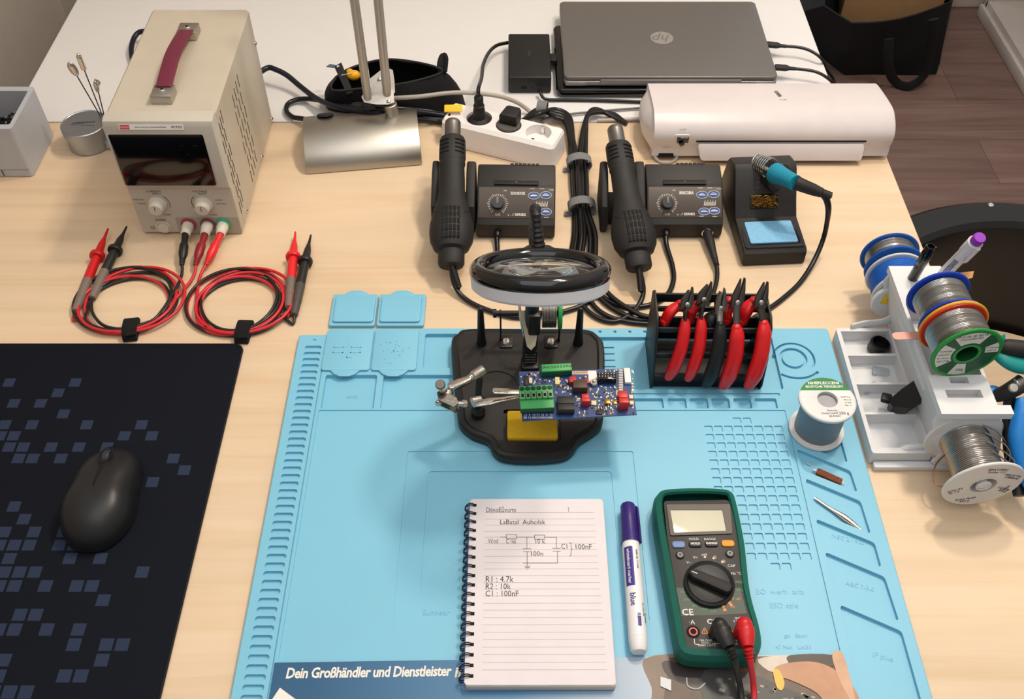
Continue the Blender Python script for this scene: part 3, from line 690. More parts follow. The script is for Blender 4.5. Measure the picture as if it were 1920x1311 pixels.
# ================================================================= round tin
t0 = P(160, 285, 0); t = thing('round_tin', 'round silver screw-top tin between grey box and power supply', 'tin', (-.66, 1.277, 0))
TIN = mat('brushed_tin', '#aeb5bf', .34, 1, bump=.05, bs=300)
b = B(); b.lathe([(0, 0), (.031, 0), (.0325, .0015), (.0325, .026)], TIN, 48); b.build('tin_body', t)
b = B(); b.lathe([(.0325, .026), (.0345, .0262), (.0345, .0385), (.0335, .0395), (.0325, .0392), (.0318, .0385), (0, .0385)], TIN, 48)
b.text('ACHUSSRIEDR', .0062, mat('engraved_blue', '#34394a', .5), T(0, .002, .0386) @ R('Z', 187), sp=.85, bold=.02); b.line([(-.02, -.004), (.018, -.006)], .0004, MC['engraved_blue'], T(0, 0, .0386)); b.build('tin_lid', t)
# ================================================================= photo-clip holder behind it
t = thing('clip_holder', 'round weighted holder with three shiny-headed wire pins beside the power supply', 'clip holder', (-.575, 1.31, 0))
hb = P(199, 222, .03)
t.location = (hb.x+.012, hb.y-.01, 0); t.matrix_basis = T(hb.x+.012, hb.y-.01, 0)
b = B(); b.lathe([(0, 0), (.03, 0), (.032, .003), (.03, .012), (.012, .018), (.008, .03), (0, .031)], TIN, 36); b.build('base', t)
for k, ((u0, v0, z0), (u1, v1, z1), kind) in enumerate((((192, 224, .03), (143, 140, .115), 0), ((194, 222, .03), (156, 126, .125), 1), ((196, 220, .03), (184, 170, .09), 2))):
    a = P(u0, v0, z0); e = P(u1, v1, z1); b = B(); b.cyl(a, e, .0009, DRK, n=8); rd = b.build('wire_pin', t, world=True)
    b = B(); Mx = axis(e, e+(e-a))
    if kind == 0: b.ball((0, 0, .010), (.0068, .0035, .013), STEEL, Mx)
    elif kind == 1: b.prism(rrect(0, 0, .008, .006, .002), -.004, .02, STEEL, .001, M=Mx); b.ball((0, 0, .021), .003, STEEL, Mx)
    else: b.ball((0, .003, .006), (.004, .005, .013), STEEL, Mx); b.tube([Mx @ Vector(p) for p in ((0, 0, .01), (.004, -.003, .02), (-.002, -.004, .03))], .0018, STEEL, 8)
    b.build('pin_head', rd, world=True)
# ================================================================= desk lamp
XZ = Matrix(((0, 0, 1, 0), (1, 0, 0, 0), (0, 1, 0, 0), (0, 0, 0, 1)))        # prism profile (y, z) extruded along x
la, lb = P(575, 328, 0), P(792, 310, 0)
t = thing('desk_lamp', 'silver desk lamp with arched brushed base and twin arms leaving the frame', 'lamp', tuple((la+lb)/2+Vector((0, .06, 0))))
ML = frame(la, lb-la); LW = (lb-la).length
b = B(ML); prof = [(.0, .0015)]+[(.062-.062*math.cos(a), .0015+.042*math.sin(a)) for a in [math.radians(12+13*i) for i in range(13)]]+[(.124, .0015)]
b.prism(prof, 0, LW, SATIN, .0015, M=XZ); b.build('base', t, world=True)
b = B(ML); b.lathe([(0, .0032), (.011, .0032), (.0128, .002), (.013, 0)], BLKM, 28, T(.034, .093, .0385) @ R('X', -28)); b.build('switch_button', t, world=True)
k0, k1 = P(738, 222, .035), P(731, 194, .062)
b = B(); b.cyl(k0, k1, .0105, SATIN, bev=.001); b.build('swivel_post', t, world=True)
pl = [(678, 183), (692, 168), (711, 153), (726, 148), (735, 152), (738, 172), (739, 192), (727, 196), (706, 196), (683, 192)]
b = B(); q = [P(u, v, .085-.0004*(v-150)*1.0) for u, v in pl]; c_ = sum(q, Vector())/len(q)
vs = q+[p+Vector((0, .022, .0)) for p in q]; n = len(q)
b.add([p for p in q]+[p+Vector((0, .0018, .0012)) for p in q], [list(range(n))[::-1], list(range(n, 2*n))]+[[i, (i+1) % n, n+(i+1) % n, n+i] for i in range(n)], SATIN)
b.add([p+Vector((0, .02, .004)) for p in q]+[p+Vector((0, .0218, .0052)) for p in q], [list(range(n))[::-1], list(range(n, 2*n))]+[[i, (i+1) % n, n+(i+1) % n, n+i] for i in range(n)], SATIN)
b.build('hinge_bracket', t, world=True)
for (u, v) in ((726, 156), (729, 190), (712, 148)):
    b = B(); p = P(u, v, .085-.0004*(v-150)); b.cyl(p+Vector((0, .001, 0)), p+Vector((0, -.0025, -.0015)), .0035, STEEL, n=14); b.build('bolt', t, world=True)
ARM = mat('satin_aluminium_tube', '#b9b6b1', .35, .6, var=.02)
for (u, v, z, tx) in ((690, 184, .07, -.004), (727, 185, .065, .004)):
    p = P(u, v, z); e = p+Vector((tx, 0, .40)); b = B(); b.cyl(p, e, .0068, ARM, n=20); b.build('arm', t, world=True)
p = P(690, 184, .07); b = B(); b.box((p.x+.013, p.y+.004, .478), (.05, .02, .03), SATIN, .004); b.build('elbow_joint', t, world=True)
b = B(); p = P(694, 190, .06); b.ball((p.x, p.y-.008, p.z), (.013, .009, .008), BLKM); b.ball((p.x+.016, p.y-.010, p.z+.003), (.011, .006, .005), BLKM, seg=12); b.ball((p.x-.018, p.y-.006, p.z-.003), (.012, .006, .005), BLKM, seg=12); b.build('wing_nut', t, world=True)
b = B(); b.tube([P(578, 224, .016), P(562, 222, .010), P(548, 219, .007), P(537, 208, .006), (P(541, 194, .006)), P(562, 186, .008), P(592, 187, .014), P(625, 196, .022), P(680, 201, .03), P(740, 203, .026), P(800, 208, .012), P(834, 214, .008), P(870, 216, .006)], .004, RUB, 12); b.build('power_cable', t, world=True)
GC_ = mat('grey_cable', '#aaa39a', .45)
t = thing('lamp_lead', 'light grey cable running from the lamp arms to the white power strip', 'cable', tuple(P(880, 176, 0)))
b = B(); b.tube([P(739, 184, .05), P(787, 181, .055), P(847, 174, .055), P(893, 175, .05), P(938, 181, .04), P(971, 193, .02), P(992, 208, .006), P(1000, 216, .004)], .0034, GC_, 10); b.build('cable', t, world=True)
t = thing('mains_cable', 'thick dark blue-black cable arching from behind the power supply to the lamp', 'cable', tuple(P(560, 165, 0)))
b = B(); b.tube([P(470, 150, .03)+Vector((0, 0, 0)), P(500, 128, .03), P(518, 131, .03), P(539, 142, .025), P(563, 162, .018), P(591, 183, .02), P(621, 197, .03), P(666, 207, .038), P(711, 210, .04), P(772, 209, .022), P(832, 217, .006), P(872, 222, .005)], .0046, RUBB, 12); b.build('cable', t, world=True)
t = thing('cable_loops', 'thin black cable folded in loops behind the desk lamp base', 'cable', tuple(P(800, 222, 0)))
b = B(); pts = []
for k in range(4): pts += [P(760, 212+3*k, .008), P(800, 216+3*k, .005+.002*k), P(838, 222+2*k, .004), P(846, 227+k, .004), P(838, 230, .003+.002*k), P(790, 224, .004)]
b.tube(pts, .0024, RUB, 8); b.build('cable', t, world=True)
# ================================================================= black pouch
FAB2 = mat('black_pouch_fabric', '#0e0e11', .9, bump=.5, bs=700, var=.1)
bp = [P(617, 205, .001), P(700, 213, .001), P(790, 217, .001), P(863, 212, .001), P(858, 170, .001), P(790, 155, .001), P(700, 158, .001), P(625, 168, .001)]
rp = [P(622, 168, .05), P(680, 166, .052), P(760, 156, .055), P(826, 137, .062), P(812, 124, .07), P(745, 112, .06), P(695, 116, .055), P(640, 137, .05)]
pc_ = Vector((-.16, 1.43, 0)); t = thing('black_pouch', 'open black fabric pouch lying on the white table behind the lamp', 'pouch', tuple(pc_))
b = B(); n = 8; K = 4; vs = []
bp_, _ = catmull(bp, [0]*n, 5, True); rp_, _ = catmull(rp, [0]*n, 5, True); m_ = len(bp_)
for k in range(K+1):
    f = k/K
    for i in range(m_):
        x = bp_[i].lerp(rp_[i], f); c = sum(bp, Vector())/8; x = x+(x-c).normalized()*.006*math.sin(PI*f)+Vector((noise.noise(x*30), noise.noise(x*33), 0))*.004; x.z = max(x.z, .001); vs.append(x)
fs = [[k*m_+i, k*m_+(i+1) % m_, (k+1)*m_+(i+1) % m_, (k+1)*m_+i] for k in range(K) for i in range(m_)]+[list(range(m_))[::-1]]
b.add(vs, fs, FAB2); b.build('pouch_body', t, world=True, solid=.002, ang=60)
b = B(); b.tube(rp, .002, mat('black_piping', '#1c1c20', .7), 8, closed=True, smooth=5); b.build('rim_piping', t, world=True)
b = B(); b.tube([P(829, 138, .06), P(826, 122, .07), P(831, 106, .076), P(836, 112, .076), P(834, 135, .064)], .006, FAB2, 8, flat=(.4, 1)); b.build('corner_tab', t, world=True)
b = B(); b.add([P(627, 124, .062), P(640, 117, .066), P(662, 172, .05), P(650, 176, .048)]+[p+Vector((0, 0, -.003)) for p in (P(627, 124, .062), P(640, 117, .066), P(662, 172, .05), P(650, 176, .048))], [[0, 1, 2, 3], [4, 5, 6, 7], [0, 1, 5, 4], [1, 2, 6, 5], [2, 3, 7, 6], [3, 0, 4, 7]], BLKM); p = P(634, 125, .0655); b.cyl(p, p+Vector((0, -.0005, .0012)), .0022, STEEL, n=12); b.build('zip_strap', t, world=True)
YEL = mat('yellow_plastic', '#e3a512', .4)
q = thing('yellow_cord_lock', 'small orange-yellow rubber lock tied at the rim of the black pouch', 'cord lock', tuple(P(662, 142, .05)))
b = B(); b.ball(P(663, 141, .058), (.011, .009, .008), YEL, seg=16); b.ball(P(656, 135, .058), (.006, .006, .005), YEL, seg=12); b.build('lock', q, world=True)
b = B(); b.tube([P(640, 141, .062), P(650, 139, .064), P(660, 137, .066)], .0006, WHT, 5); b.build('cord', q, world=True)
q = thing('grey_tag', 'short grey webbing end poking out left of the black pouch', 'webbing', tuple(P(620, 123, .05)))
b = B(); b.prism([(0, 0), (.013, 0), (.013, .007), (.004, .008)], 0, .0015, mat('grey_webbing', '#55606e', .8), M=T(*P(612, 126, .052)) @ R('Z', -10)); b.build('webbing', q, world=True)
# ================================================================= power strip
s0, s1 = P(878, 281, 0), P(1037, 321, 0); MS_ = frame(s0, s1-s0); SL = (s1-s0).length
t = thing('power_strip', 'white three-socket power strip slanting behind the left rework station', 'power strip', tuple(s0))
b = B(MS_); PW = .058; L0 = -.048
sec = [(0, .001), (-.001, .006), (.004, .036), (.008, .041), (PW-.006, .041), (PW-.001, .036), (PW+.003, .006), (PW, .001)]
holes = []
def topz(): return .041
tp = rrect((L0+SL)/2, PW/2+.001, SL-L0-.008, PW-.014, .004); sock = []
for sx in (SL-.036, SL-.085, SL-.134): sock.append((circ(sx, PW/2+.001, .0198, 32), .026, []))
b.terrace(tp, .0415, sock, WHT)
low = rrect((L0+SL)/2, PW/2, SL-L0, PW+.004, .010); mid = rrect((L0+SL)/2, PW/2+.0, SL-L0-.003, PW-.004, .008)
nn = len(tp)
def ringf(a, za, c, zc): b.add([(p[0], p[1], za) for p in a]+[(p[0], p[1], zc) for p in c], [[i, (i+1) % nn, nn+(i+1) % nn, nn+i] for i in range(nn)], WHT)
ringf(tp, .0415, mid, .037); ringf(mid, .037, low, .006); ringf(low, .006, low, .001); b.sheet(low, .001, WHT)
b.build('housing', t, world=True)
for sx in (SL-.036, SL-.085, SL-.134):
    b = B(MS_)
    for dx in (-.0095, .0095): b.cyl((sx+dx, PW/2+.001, .0262), (sx+dx, PW/2+.001, .0264), .0026, HOLE, n=14)
    for dy in (-.0185, .0185): b.box((sx, PW/2+.001+dy, .033), (.005, .0025, .013), STEEL, .0005)
    b.build('socket_insert', t, world=True)
b = B(MS_); b.box((-.048, .03, .046), (.003, .003, .012), RUB); b.build('cord_entry', t, world=True)
q = thing('yellow_cable_flag', 'yellow paper flag label at the far left end of the power strip', 'label', tuple(P(850, 212, .04)))
b = B(); b.box((0, 0, 0), (.028, .012, .0012), mat('yellow_paper', '#efc62c', .6), .0003, M=T(*P(850, 203, .05)) @ R('X', 28) @ R('Y', -4)); b.build('flag', q, world=True)
b = B(); b.cyl(P(843, 213, .044), P(841, 232, .03), .0018, RUB, n=8); b.build('tag_wire', q, world=True)
# plug with straight cord + adapter
t = thing('plug_cord', 'black straight mains plug in the first socket, its cord going to the black charger', 'plug', tuple(MS_ @ Vector((SL-.134, PW/2, .03))))
pc = MS_ @ Vector((SL-.134, PW/2+.001, .027))
b = B(); b.lathe([(0, 0), (.0185, 0), (.0185, .01), (.0165, .013), (.010, .016), (.009, .03), (.0075, .034), (.0085, .035), (.0085, .038), (.007, .039), (.007, .052), (.004, .056), (0, .056)], BLKM, 24, T(*pc)); b.build('plug_body', t, world=True)
b = B(); top = pc+Vector((0, 0, .054)); b.tube([top, top+Vector((0, .003, .012)), P(903, 145, .07), P(906, 121, .05), P(917, 98, .03), P(932, 85, .02), P(953, 80, .016)], .003, RUB, 10); b.build('cord', t, world=True)
t = thing('angled_plug', 'black angled plug with speckled face in the middle socket', 'plug', tuple(MS_ @ Vector((SL-.085, PW/2, .03))))
pc = MS_ @ Vector((SL-.085, PW/2+.001, .027)); Mp = MS_.copy(); Mp.translation = pc
SPK = mat('speckled_plug_face', '#55524e', .6, bump=.4, bs=900, var=.6, vs=900)
b = B(); b.lathe([(0, 0), (.0185, 0), (.0185, .016), (.0175, .0175), (0, .0175)], SPK, 28, T(*pc)); b.build('plug_face', t, world=True)
b = B(); b.prism([(-.014, -.004), (.014, -.004), (.0125, .020), (.009, .024), (-.009, .024), (-.0125, .020)], .012, .034, BLKM, .003, M=Mp); b.build('plug_grip', t, world=True)
# charger block
a0, a1 = P(953, 175, 0), P(1033, 175, 0); ah = .030
ay1 = P(990, 63, ah).y
t = thing('charger_block', 'square black charger block standing left of the closed laptop', 'charger', ((a0.x+a1.x)/2, (a0.y+ay1)/2, 0))
b = B(); b.box(((a0.x+a1.x)/2, (a0.y+ay1)/2, ah/2+.0005), (a1.x-a0.x, ay1-a0.y, ah), mat('charger_black', '#141416', .5), .003, 3); 
b.text('nuyas', .0075, mat('faint_grey_print', '#3b3b40', .5), T((a0.x+a1.x)/2, (a0.y+ay1)/2+.005, ah+.0006) @ R('Z', -90), bold=.02)
b.box((a0.x+.026, a0.y-.0002, .011), (.010, .0006, .004), HOLE); b.cyl((a0.x+.04, a0.y, .011), (a0.x+.04, a0.y-.0004, .011), .0012, HOLE, n=10)
b.build('body', t, world=True)
b = B(); b.tube([P(1012, 172, .012)+Vector((0, .006, 0)), P(1014, 176, .010), P(1024, 186, .004), P(1060, 187, .003), P(1120, 188, .003), P(1208, 191, .003), P(1230, 192, .003)], .0026, RUB, 10); b.build('output_cable', t, world=True)
b = B(); p = P(1036, 110, .018); b.box((p.x, p.y, .016), (.014, .022, .012), BLK, .002); b.build('side_connector', t, world=True)
# ================================================================= black dock slab and the laptop on it
d0 = P(1047, 186, 0); d1 = P(1466, 170, 0); dz = .016
x0, x1_ = P(1043, 170, .016).x, P(1456, 165, .016).x; y0, y1 = P(1100, 184, .0).y, 1.60
t = thing('flat_black_case', 'flat glossy black case lying under the grey laptop', 'case', ((x0+x1_)/2, (y0+y1)/2, 0))
b = B(); b.prism(rrect((x0+x1_)/2, (y0+y1)/2, x1_-x0, y1-y0, .012), .001, dz, BLKG, .004, 3); b.build('case', t, world=True)
# laptop
l0, l1 = P(1057, 158, .020), P(1457, 160, .020); lx0, lx1 = l0.x, l1.x; ly0 = (l0.y+l1.y)/2; LZ = .017
y2 = ly0+.238
t = thing('laptop', 'closed grey laptop with hinge side toward the desk, atop a flat black case', 'laptop', ((lx0+lx1)/2, ly0, LZ))
LG = mat('laptop_grey', '#6f6c6a', .36, .35, var=.01); LG2 = mat('laptop_silver', '#8d8b8b', .35, .5)
cxl = (lx0+lx1)/2; LWd = lx1-lx0
b = B(); b.prism(rrect(cxl, (ly0+y2)/2, LWd, y2-ly0, .008), LZ, LZ+.009, LG2, .0025, 3); b.build('base', t, world=True)
b = B(); b.prism(rrect(cxl, (ly0+y2)/2+.002, LWd+.0, y2-ly0, .009), LZ+.0095, LZ+.0165, LG, .002, 3)
b.build('lid', t, world=True)
b = B(); Ml = T(P(1241, 71, LZ+.0168).x, P(1241, 71, LZ+.0168).y, LZ+.0166); LOG = mat('laptop_logo', '#b5b1ad', .3, .6); LOGD = mat('logo_letter_grey', '#6f6c6a', .4)
b.prism(circ(0, 0, .0195, 40), 0, .0003, LOG, M=Ml)
for k in (0, 1):    # slanted strokes of the two letters, upside down as seen from here
    Mk = Ml @ R('Z', 180) @ T(.0001, 0, .0004)
b.text('hp', .030, LOGD, Ml @ R('Z', 180) @ T(.0005, .0012, .0004), shear=.32, bold=.004); b.build('logo', t, world=True)
b = B(); b.box((cxl, ly0-.0002, LZ+.0078), (LWd*.66, .0035, .0105), LG2, .0012); b.build('hinge_bar', t, world=True)
for sx in (-.155, .155): b = B(); b.box((cxl+sx, ly0-.0002, LZ+.0045), (.034, .002, .0065), LG2, .0008); b.build('hinge_cap', t, world=True)
def usb(lab, a, c, pts, nm='usb_cable'):
    q = thing(nm, lab, 'cable', tuple(a)); M = axis(a, c); L_ = (c-a).length
    b = B(); b.lathe([(0, -.006), (.0035, -.006), (.0035, 0), (.0062, 0), (.0066, .004), (.0066, L_*.55), (.0038, L_*.75), (.0036, L_), (0, L_)], BLKM, 18, M @ S(1, .75, 1)); b.build('connector', q, world=True)
    b = B(); b.tube([c-(c-a)*.1]+pts, .0026, RUB, 10); b.build('cable', q, world=True)
usb('black cable plugged into the laptop side, farther of the two', P(1436, 83, .02), P(1474, 87, .02), [P(1499, 89, .02), P(1521, 96, .018), P(1540, 110, .01), P(1552, 132, -.02), P(1565, 155, -.05), P(1585, 230, -.2)])
usb('black cable plugged into the laptop side, nearer to the white laminator', P(1453, 126, .02), P(1491, 129, .02), [P(1518, 132, .02), P(1538, 138, .018), P(1556, 150, .01), P(1568, 164, -.01), P(1584, 190, -.05), P(1604, 260, -.2)])
t = thing('grey_flat_cable', 'thin grey cable crossing the white table in front of the laptops', 'cable', tuple(P(1100, 210, 0)))
b = B(); b.tube([P(1020, 222, .004), P(1060, 215, .004), P(1130, 208, .003), P(1210, 202, .003), P(1240, 203, .003)], .0018, mat('mid_grey_cable', '#6a6866', .5), 8); b.tube([P(1120, 226, .003), P(1210, 223, .003)], .003, GC_, 8); b.build('cable', t, world=True)
# ================================================================= laminator
t = thing('laminator', 'long white laminating machine at the back right of the wooden desk', 'laminator', (.395, 1.29, 0))
LAM = mat('laminator_white', '#d3cbcb', .36)
lp = [(1.246, .003), (1.238, .022), (1.234, .040), (1.240, .054), (1.256, .065), (1.280, .069), (1.352, .057), (1.360, .051), (1.363, .042), (1.355, .003)]
lp2, _ = catmull([Vector((y, z, 0)) for y, z in lp], [0]*10, 3, True); lp = [(p.x, max(p.y, .0025)) for p in lp2]
XS_ = [(.2165, .90), (.2150, .96), (.2145, 1.0), (.575, 1.0), (.5765, .985), (.578, .94)]
b = B(); vs = []; nP = len(lp); cyl_, czl_ = 1.298, .036
for (x, k) in XS_:
    for (y, z) in lp:
        bul = 0
        vs.append((x, cyl_+(y-cyl_)*k, czl_+(z-czl_)*k))
fs = [[i*nP+j, i*nP+(j+1) % nP, (i+1)*nP+(j+1) % nP, (i+1)*nP+j] for i in range(len(XS_)-1) for j in range(nP)]
b.add(vs, fs, LAM)
for (xe, xi, k) in ((.197, .2165, .90), (.588, .578, .94)):       # end caps bulge at mid height
    ring = [(xi, cyl_+(y-cyl_)*k, czl_+(z-czl_)*k) for y, z in lp]; r2 = [(xi+(xe-xi)*.75, cyl_+(y-cyl_)*k*.55, czl_+(z-czl_)*k*.45) for y, z in lp]
    b.add(ring+r2+[(xe, cyl_, czl_)], [[j, (j+1) % nP, nP+(j+1) % nP, nP+j] for j in range(nP)]+[[nP+j, nP+(j+1) % nP, 2*nP] for j in range(nP)], LAM)
b.build('housing', t, world=True, ang=40)
fx0, fx1 = P(1305, 266, .035).x, P(1626, 272, .035).x
b = B(); b.box(((fx0+fx1)/2, 1.2345, .0365), (fx1-fx0, .002, .0028), HOLE, M=I4); b.build('feed_slot', t, world=True)
b = B(); fw = fx1-fx0; b.prism(rpoly([(-fw/2+.002, 0), (fw/2-.001, 0), (fw/2-.003, -.026), (-fw/2+.009, -.026)], .006), -.0012, .0012, LAM, .0008, M=T((fx0+fx1)/2, 1.2335, .0325) @ R('X', 66)); b.build('output_flap', t, world=True)
sw = P(1276, 257, .035)
b = B(); Msw = T(sw.x, 1.2365, .040) @ R('X', 97); b.prism(rrect(0, 0, .0225, .0165, .003), -.001, .0012, WHT, .0005, M=Msw); b.build('switch_frame', t, world=True)
b = B(); b.prism(rrect(.0015, -.0015, .018, .011, .001), .001, .003, BLKG, .0006, M=Msw); b.box((-.003, -.006, .004), (.007, .007, .005), BLKG, .001, M=Msw @ R('Z', 30)); b.build('rocker_switch', t, world=True)
b = B(); cp = P(1248, 283, .012); b.box((cp.x, 1.2385, .0125), (.0235, .004, .014), HOLE, .001, M=T(cp.x, 1.24, .0125) @ R('X', -22) @ T(-cp.x, -1.24, -.0125)); b.build('release_recess', t, world=True)
b = B(); b.tube([(cp.x-.017, 1.244, .012), (cp.x-.016, 1.236, .005), (cp.x-.008, 1.2285, .002), (cp.x+.006, 1.2275, .002), (cp.x+.016, 1.234, .004), (cp.x+.0185, 1.244, .014)], .0026, mat('warm_grey_plastic', '#a39c96', .45), 10); b.build('release_lever', t, world=True)
b = B(); lt = P(1462, 180, .068); GP = mat('grey_print', '#5d5853', .6)
Mt_ = T(lt.x, 1.318, .0642) @ R('X', -9.5)
b.text('OLNMPIIA', .0078, GP, Mt_ @ R('Z', -80), bold=.05, fit=.021); b.text('A 240', .0042, GP, Mt_ @ T(.004, -.021, 0)); 
b.text('ON/OFF', .003, GP, T(sw.x, 1.2375, .0555) @ R('X', 62)); b.text('RELEASE', .0032, GP, T(cp.x, 1.2355, .0245) @ R('X', 100)); b.build('printed_marks', t, world=True)
for x in (.24, .55):
    for y in (1.26, 1.34): b = B(); b.cyl((x, y, 0), (x, y, .004), .006, RUB, n=14); b.build('rubber_foot', t, world=True)
# ================================================================= rework stations
PBRS = mat('charcoal_station_plastic', '#1e1b1a', .5, bump=.3, bs=1400)
PPAN = mat('bronze_black_panel', '#4a4038', .45, bump=.1, bs=900)
BLUP = mat('blue_print', '#2a4f96', .5); NOZ = mat('nozzle_steel', '#8e8a86', .35, 1, bump=.05, bs=500)
def station(lab, pl, pr, text_s, with_iron):
    a, c = pl, pr; W_ = (c-a).length; M = frame(a, c-a)
    t = thing('rework_station', lab, 'soldering station', tuple((a+c)/2+Vector((0, .04, 0))), 0, None)
    prof = [(.0, .003), (-.002, .010), (.0, .026), (.006, .031), (.043, .060), (.050, .0635), (.078, .069), (.084, .066), (.086, .003)]
    b = B(M); b.prism(prof, .001, W_-.001, PBRS, .0022, M=XZ)
    # ridged grip at the top rear edge, lid seam
    for k in range(7): b.cyl((W_*.42+.006*k, .0815, .0672), (W_*.42+.006*k+.0045, .0815, .0672), .0026, PBRS, n=10)
    b.build('housing', t, world=True)
    Mp = M @ T(0, .006, .0312) @ R('X', math.degrees(math.atan2(.029, .037)))      # panel plane
    PL = .047
    b = B(Mp); b.prism(rrect(W_/2, PL/2, W_-.006, PL-.003, .002), 0, .0006, PPAN, .0003)
    kx, ky = W_*.27, PL*.46
    for i in range(26):
        aa = math.radians(-55+290*i/25); r0, r1 = .0118, .0138+(.0012 if i % 5 == 0 else 0)
        b.line([(kx+r0*math.cos(aa), ky+r0*math.sin(aa)), (kx+r1*math.cos(aa), ky+r1*math.sin(aa))], .0006, PRT, T(0, 0, .0006))
    b.text('C/O', .004, PRT, T(kx+.0003, ky-.0155, .0007)); b.text(text_s, .0058, PRT, T(W_*.52, PL*.78, .0007), bold=.03, fit=.020)
    b.text('/ SERIES', .005, PRT, T(W_*.54, PL*.14, .0007), bold=.02, fit=.019); b.text('V –', .004, PRT, T(W_*.42, PL*.12, .0007)); b.text('AIR', .003, PRT, T(W_*.36, PL*.86, .0007))
    for (x, y) in ((.72, .72), (.87, .74), (.745, .22), (.875, .24)):
        b.prism(rrect(W_*x, PL*y, .0145, .0085, .003), .0006, .0009, BLUP); b.tube([(W_*x+.0078*math.cos(q), PL*y+.0050*math.sin(q), .0009) for q in [2*PI*i/16 for i in range(16)]], .00035, PRT, 5, closed=True, smooth=1)
        b.line([(W_*x-.004, PL*y), (W_*x+.004, PL*y)], .0014, PRT, T(0, 0, .0009)); b.line([(W_*x-.0025, PL*y+.002), (W_*x+.002, PL*y+.002)], .0006, PRT, T(0, 0, .0009))
    for k in range(14): x = W_*(.745+.011*k); b.line([(x, PL*.40), (x+.0006, PL*(.52+.04*math.sin(k*2)))], .0005, PRT, T(0, 0, .0006))
    for (x, y) in ((.70, .93), (.82, .93), (.94, .9), (.71, .08), (.88, .07)): b.line([(W_*x-.003, PL*y), (W_*x+.003, PL*y)], .0006, PRT, T(0, 0, .0006))
    b.build('control_panel', t, world=True)
    b = B(Mp); b.lathe([(.0085, .0006), (.0083, .006), (.0074, .0098), (0, .010)], BLKG, 28, T(kx, ky, 0)); b.box((kx-.0004, ky+.003, .0085), (.004, .010, .006), mat('grey_pointer', '#77716c', .5), .0012); b.build('dial_knob', t, world=True)
    b = B(M); b.box((W_*.5, .0475, .0632), (W_*.56, .0085, .0012), PBRS, .0004, M=I4); b.cyl((W_*.5, .0475, .0635), (W_*.5, .0475, .0643), .0012, mat('grey_pointer', '#77716c', .5), n=10); b.build('lid_latch', t, world=True)
    # gun cradle left of the housing
    for x in (-.008, -.058):
        b = B(M); b.prism([(.012, .0015), (.004, .02), (.012, .048), (.055, .075), (.075, .078), (.084, .07), (.084, .0015)], x-.0065 if x > -.03 else x-.005, x+.0065 if x > -.03 else x+.005, BLKM, .0025, M=XZ); b.build('cradle_cheek', t, world=True)
    b = B(M); b.box((-.033, .055, .01), (.05, .055, .016), BLKM, .003); b.build('cradle_floor', t, world=True)
    b = B(M); b.lathe([(.0056, 0), (.0056, .004), (.0042, .006), (.0036, .01), (0, .01)], RUB, 18, T(W_*.27, 0, .012) @ R('X', 90)); b.build('cable_gland', t, world=True)
    if with_iron:
        b = B(M); b.lathe([(.0082, 0), (.0082, .003), (.0072, .0035), (.0072, .001), (0, .001)], STEEL, 28, T(W_*.80, -.001, .013) @ R('X', 90)); b.build('iron_socket', t, world=True)
        b = B(); s_ = M @ Vector((W_*.80, -.003, .013)); e = P(1341, 510, .005); b.lathe([(0, 0), (.0062, 0), (.0068, .002), (.0066, .022), (.0055, .03), (.0045, .05), (.0038, .052), (.0044, .054), (.0036, .056), (.0042, .058), (.0034, .060), (.004, .062), (0, .064)], BLKM, 22, axis(s_, P(1341, 488, .010))); b.build('iron_connector', t, world=True)
        b = B(); pts = [P(1338, 478, .011), P(1344, 500, .008), P(1343, 530, .005), P(1330, 565, .003), P(1305, 592, .003), P(1270, 600, .003), P(1215, 606, .003)]; b.tube(pts, .0032, RUB, 10); b.build('iron_cable', t, world=True)
    return t, M, W_
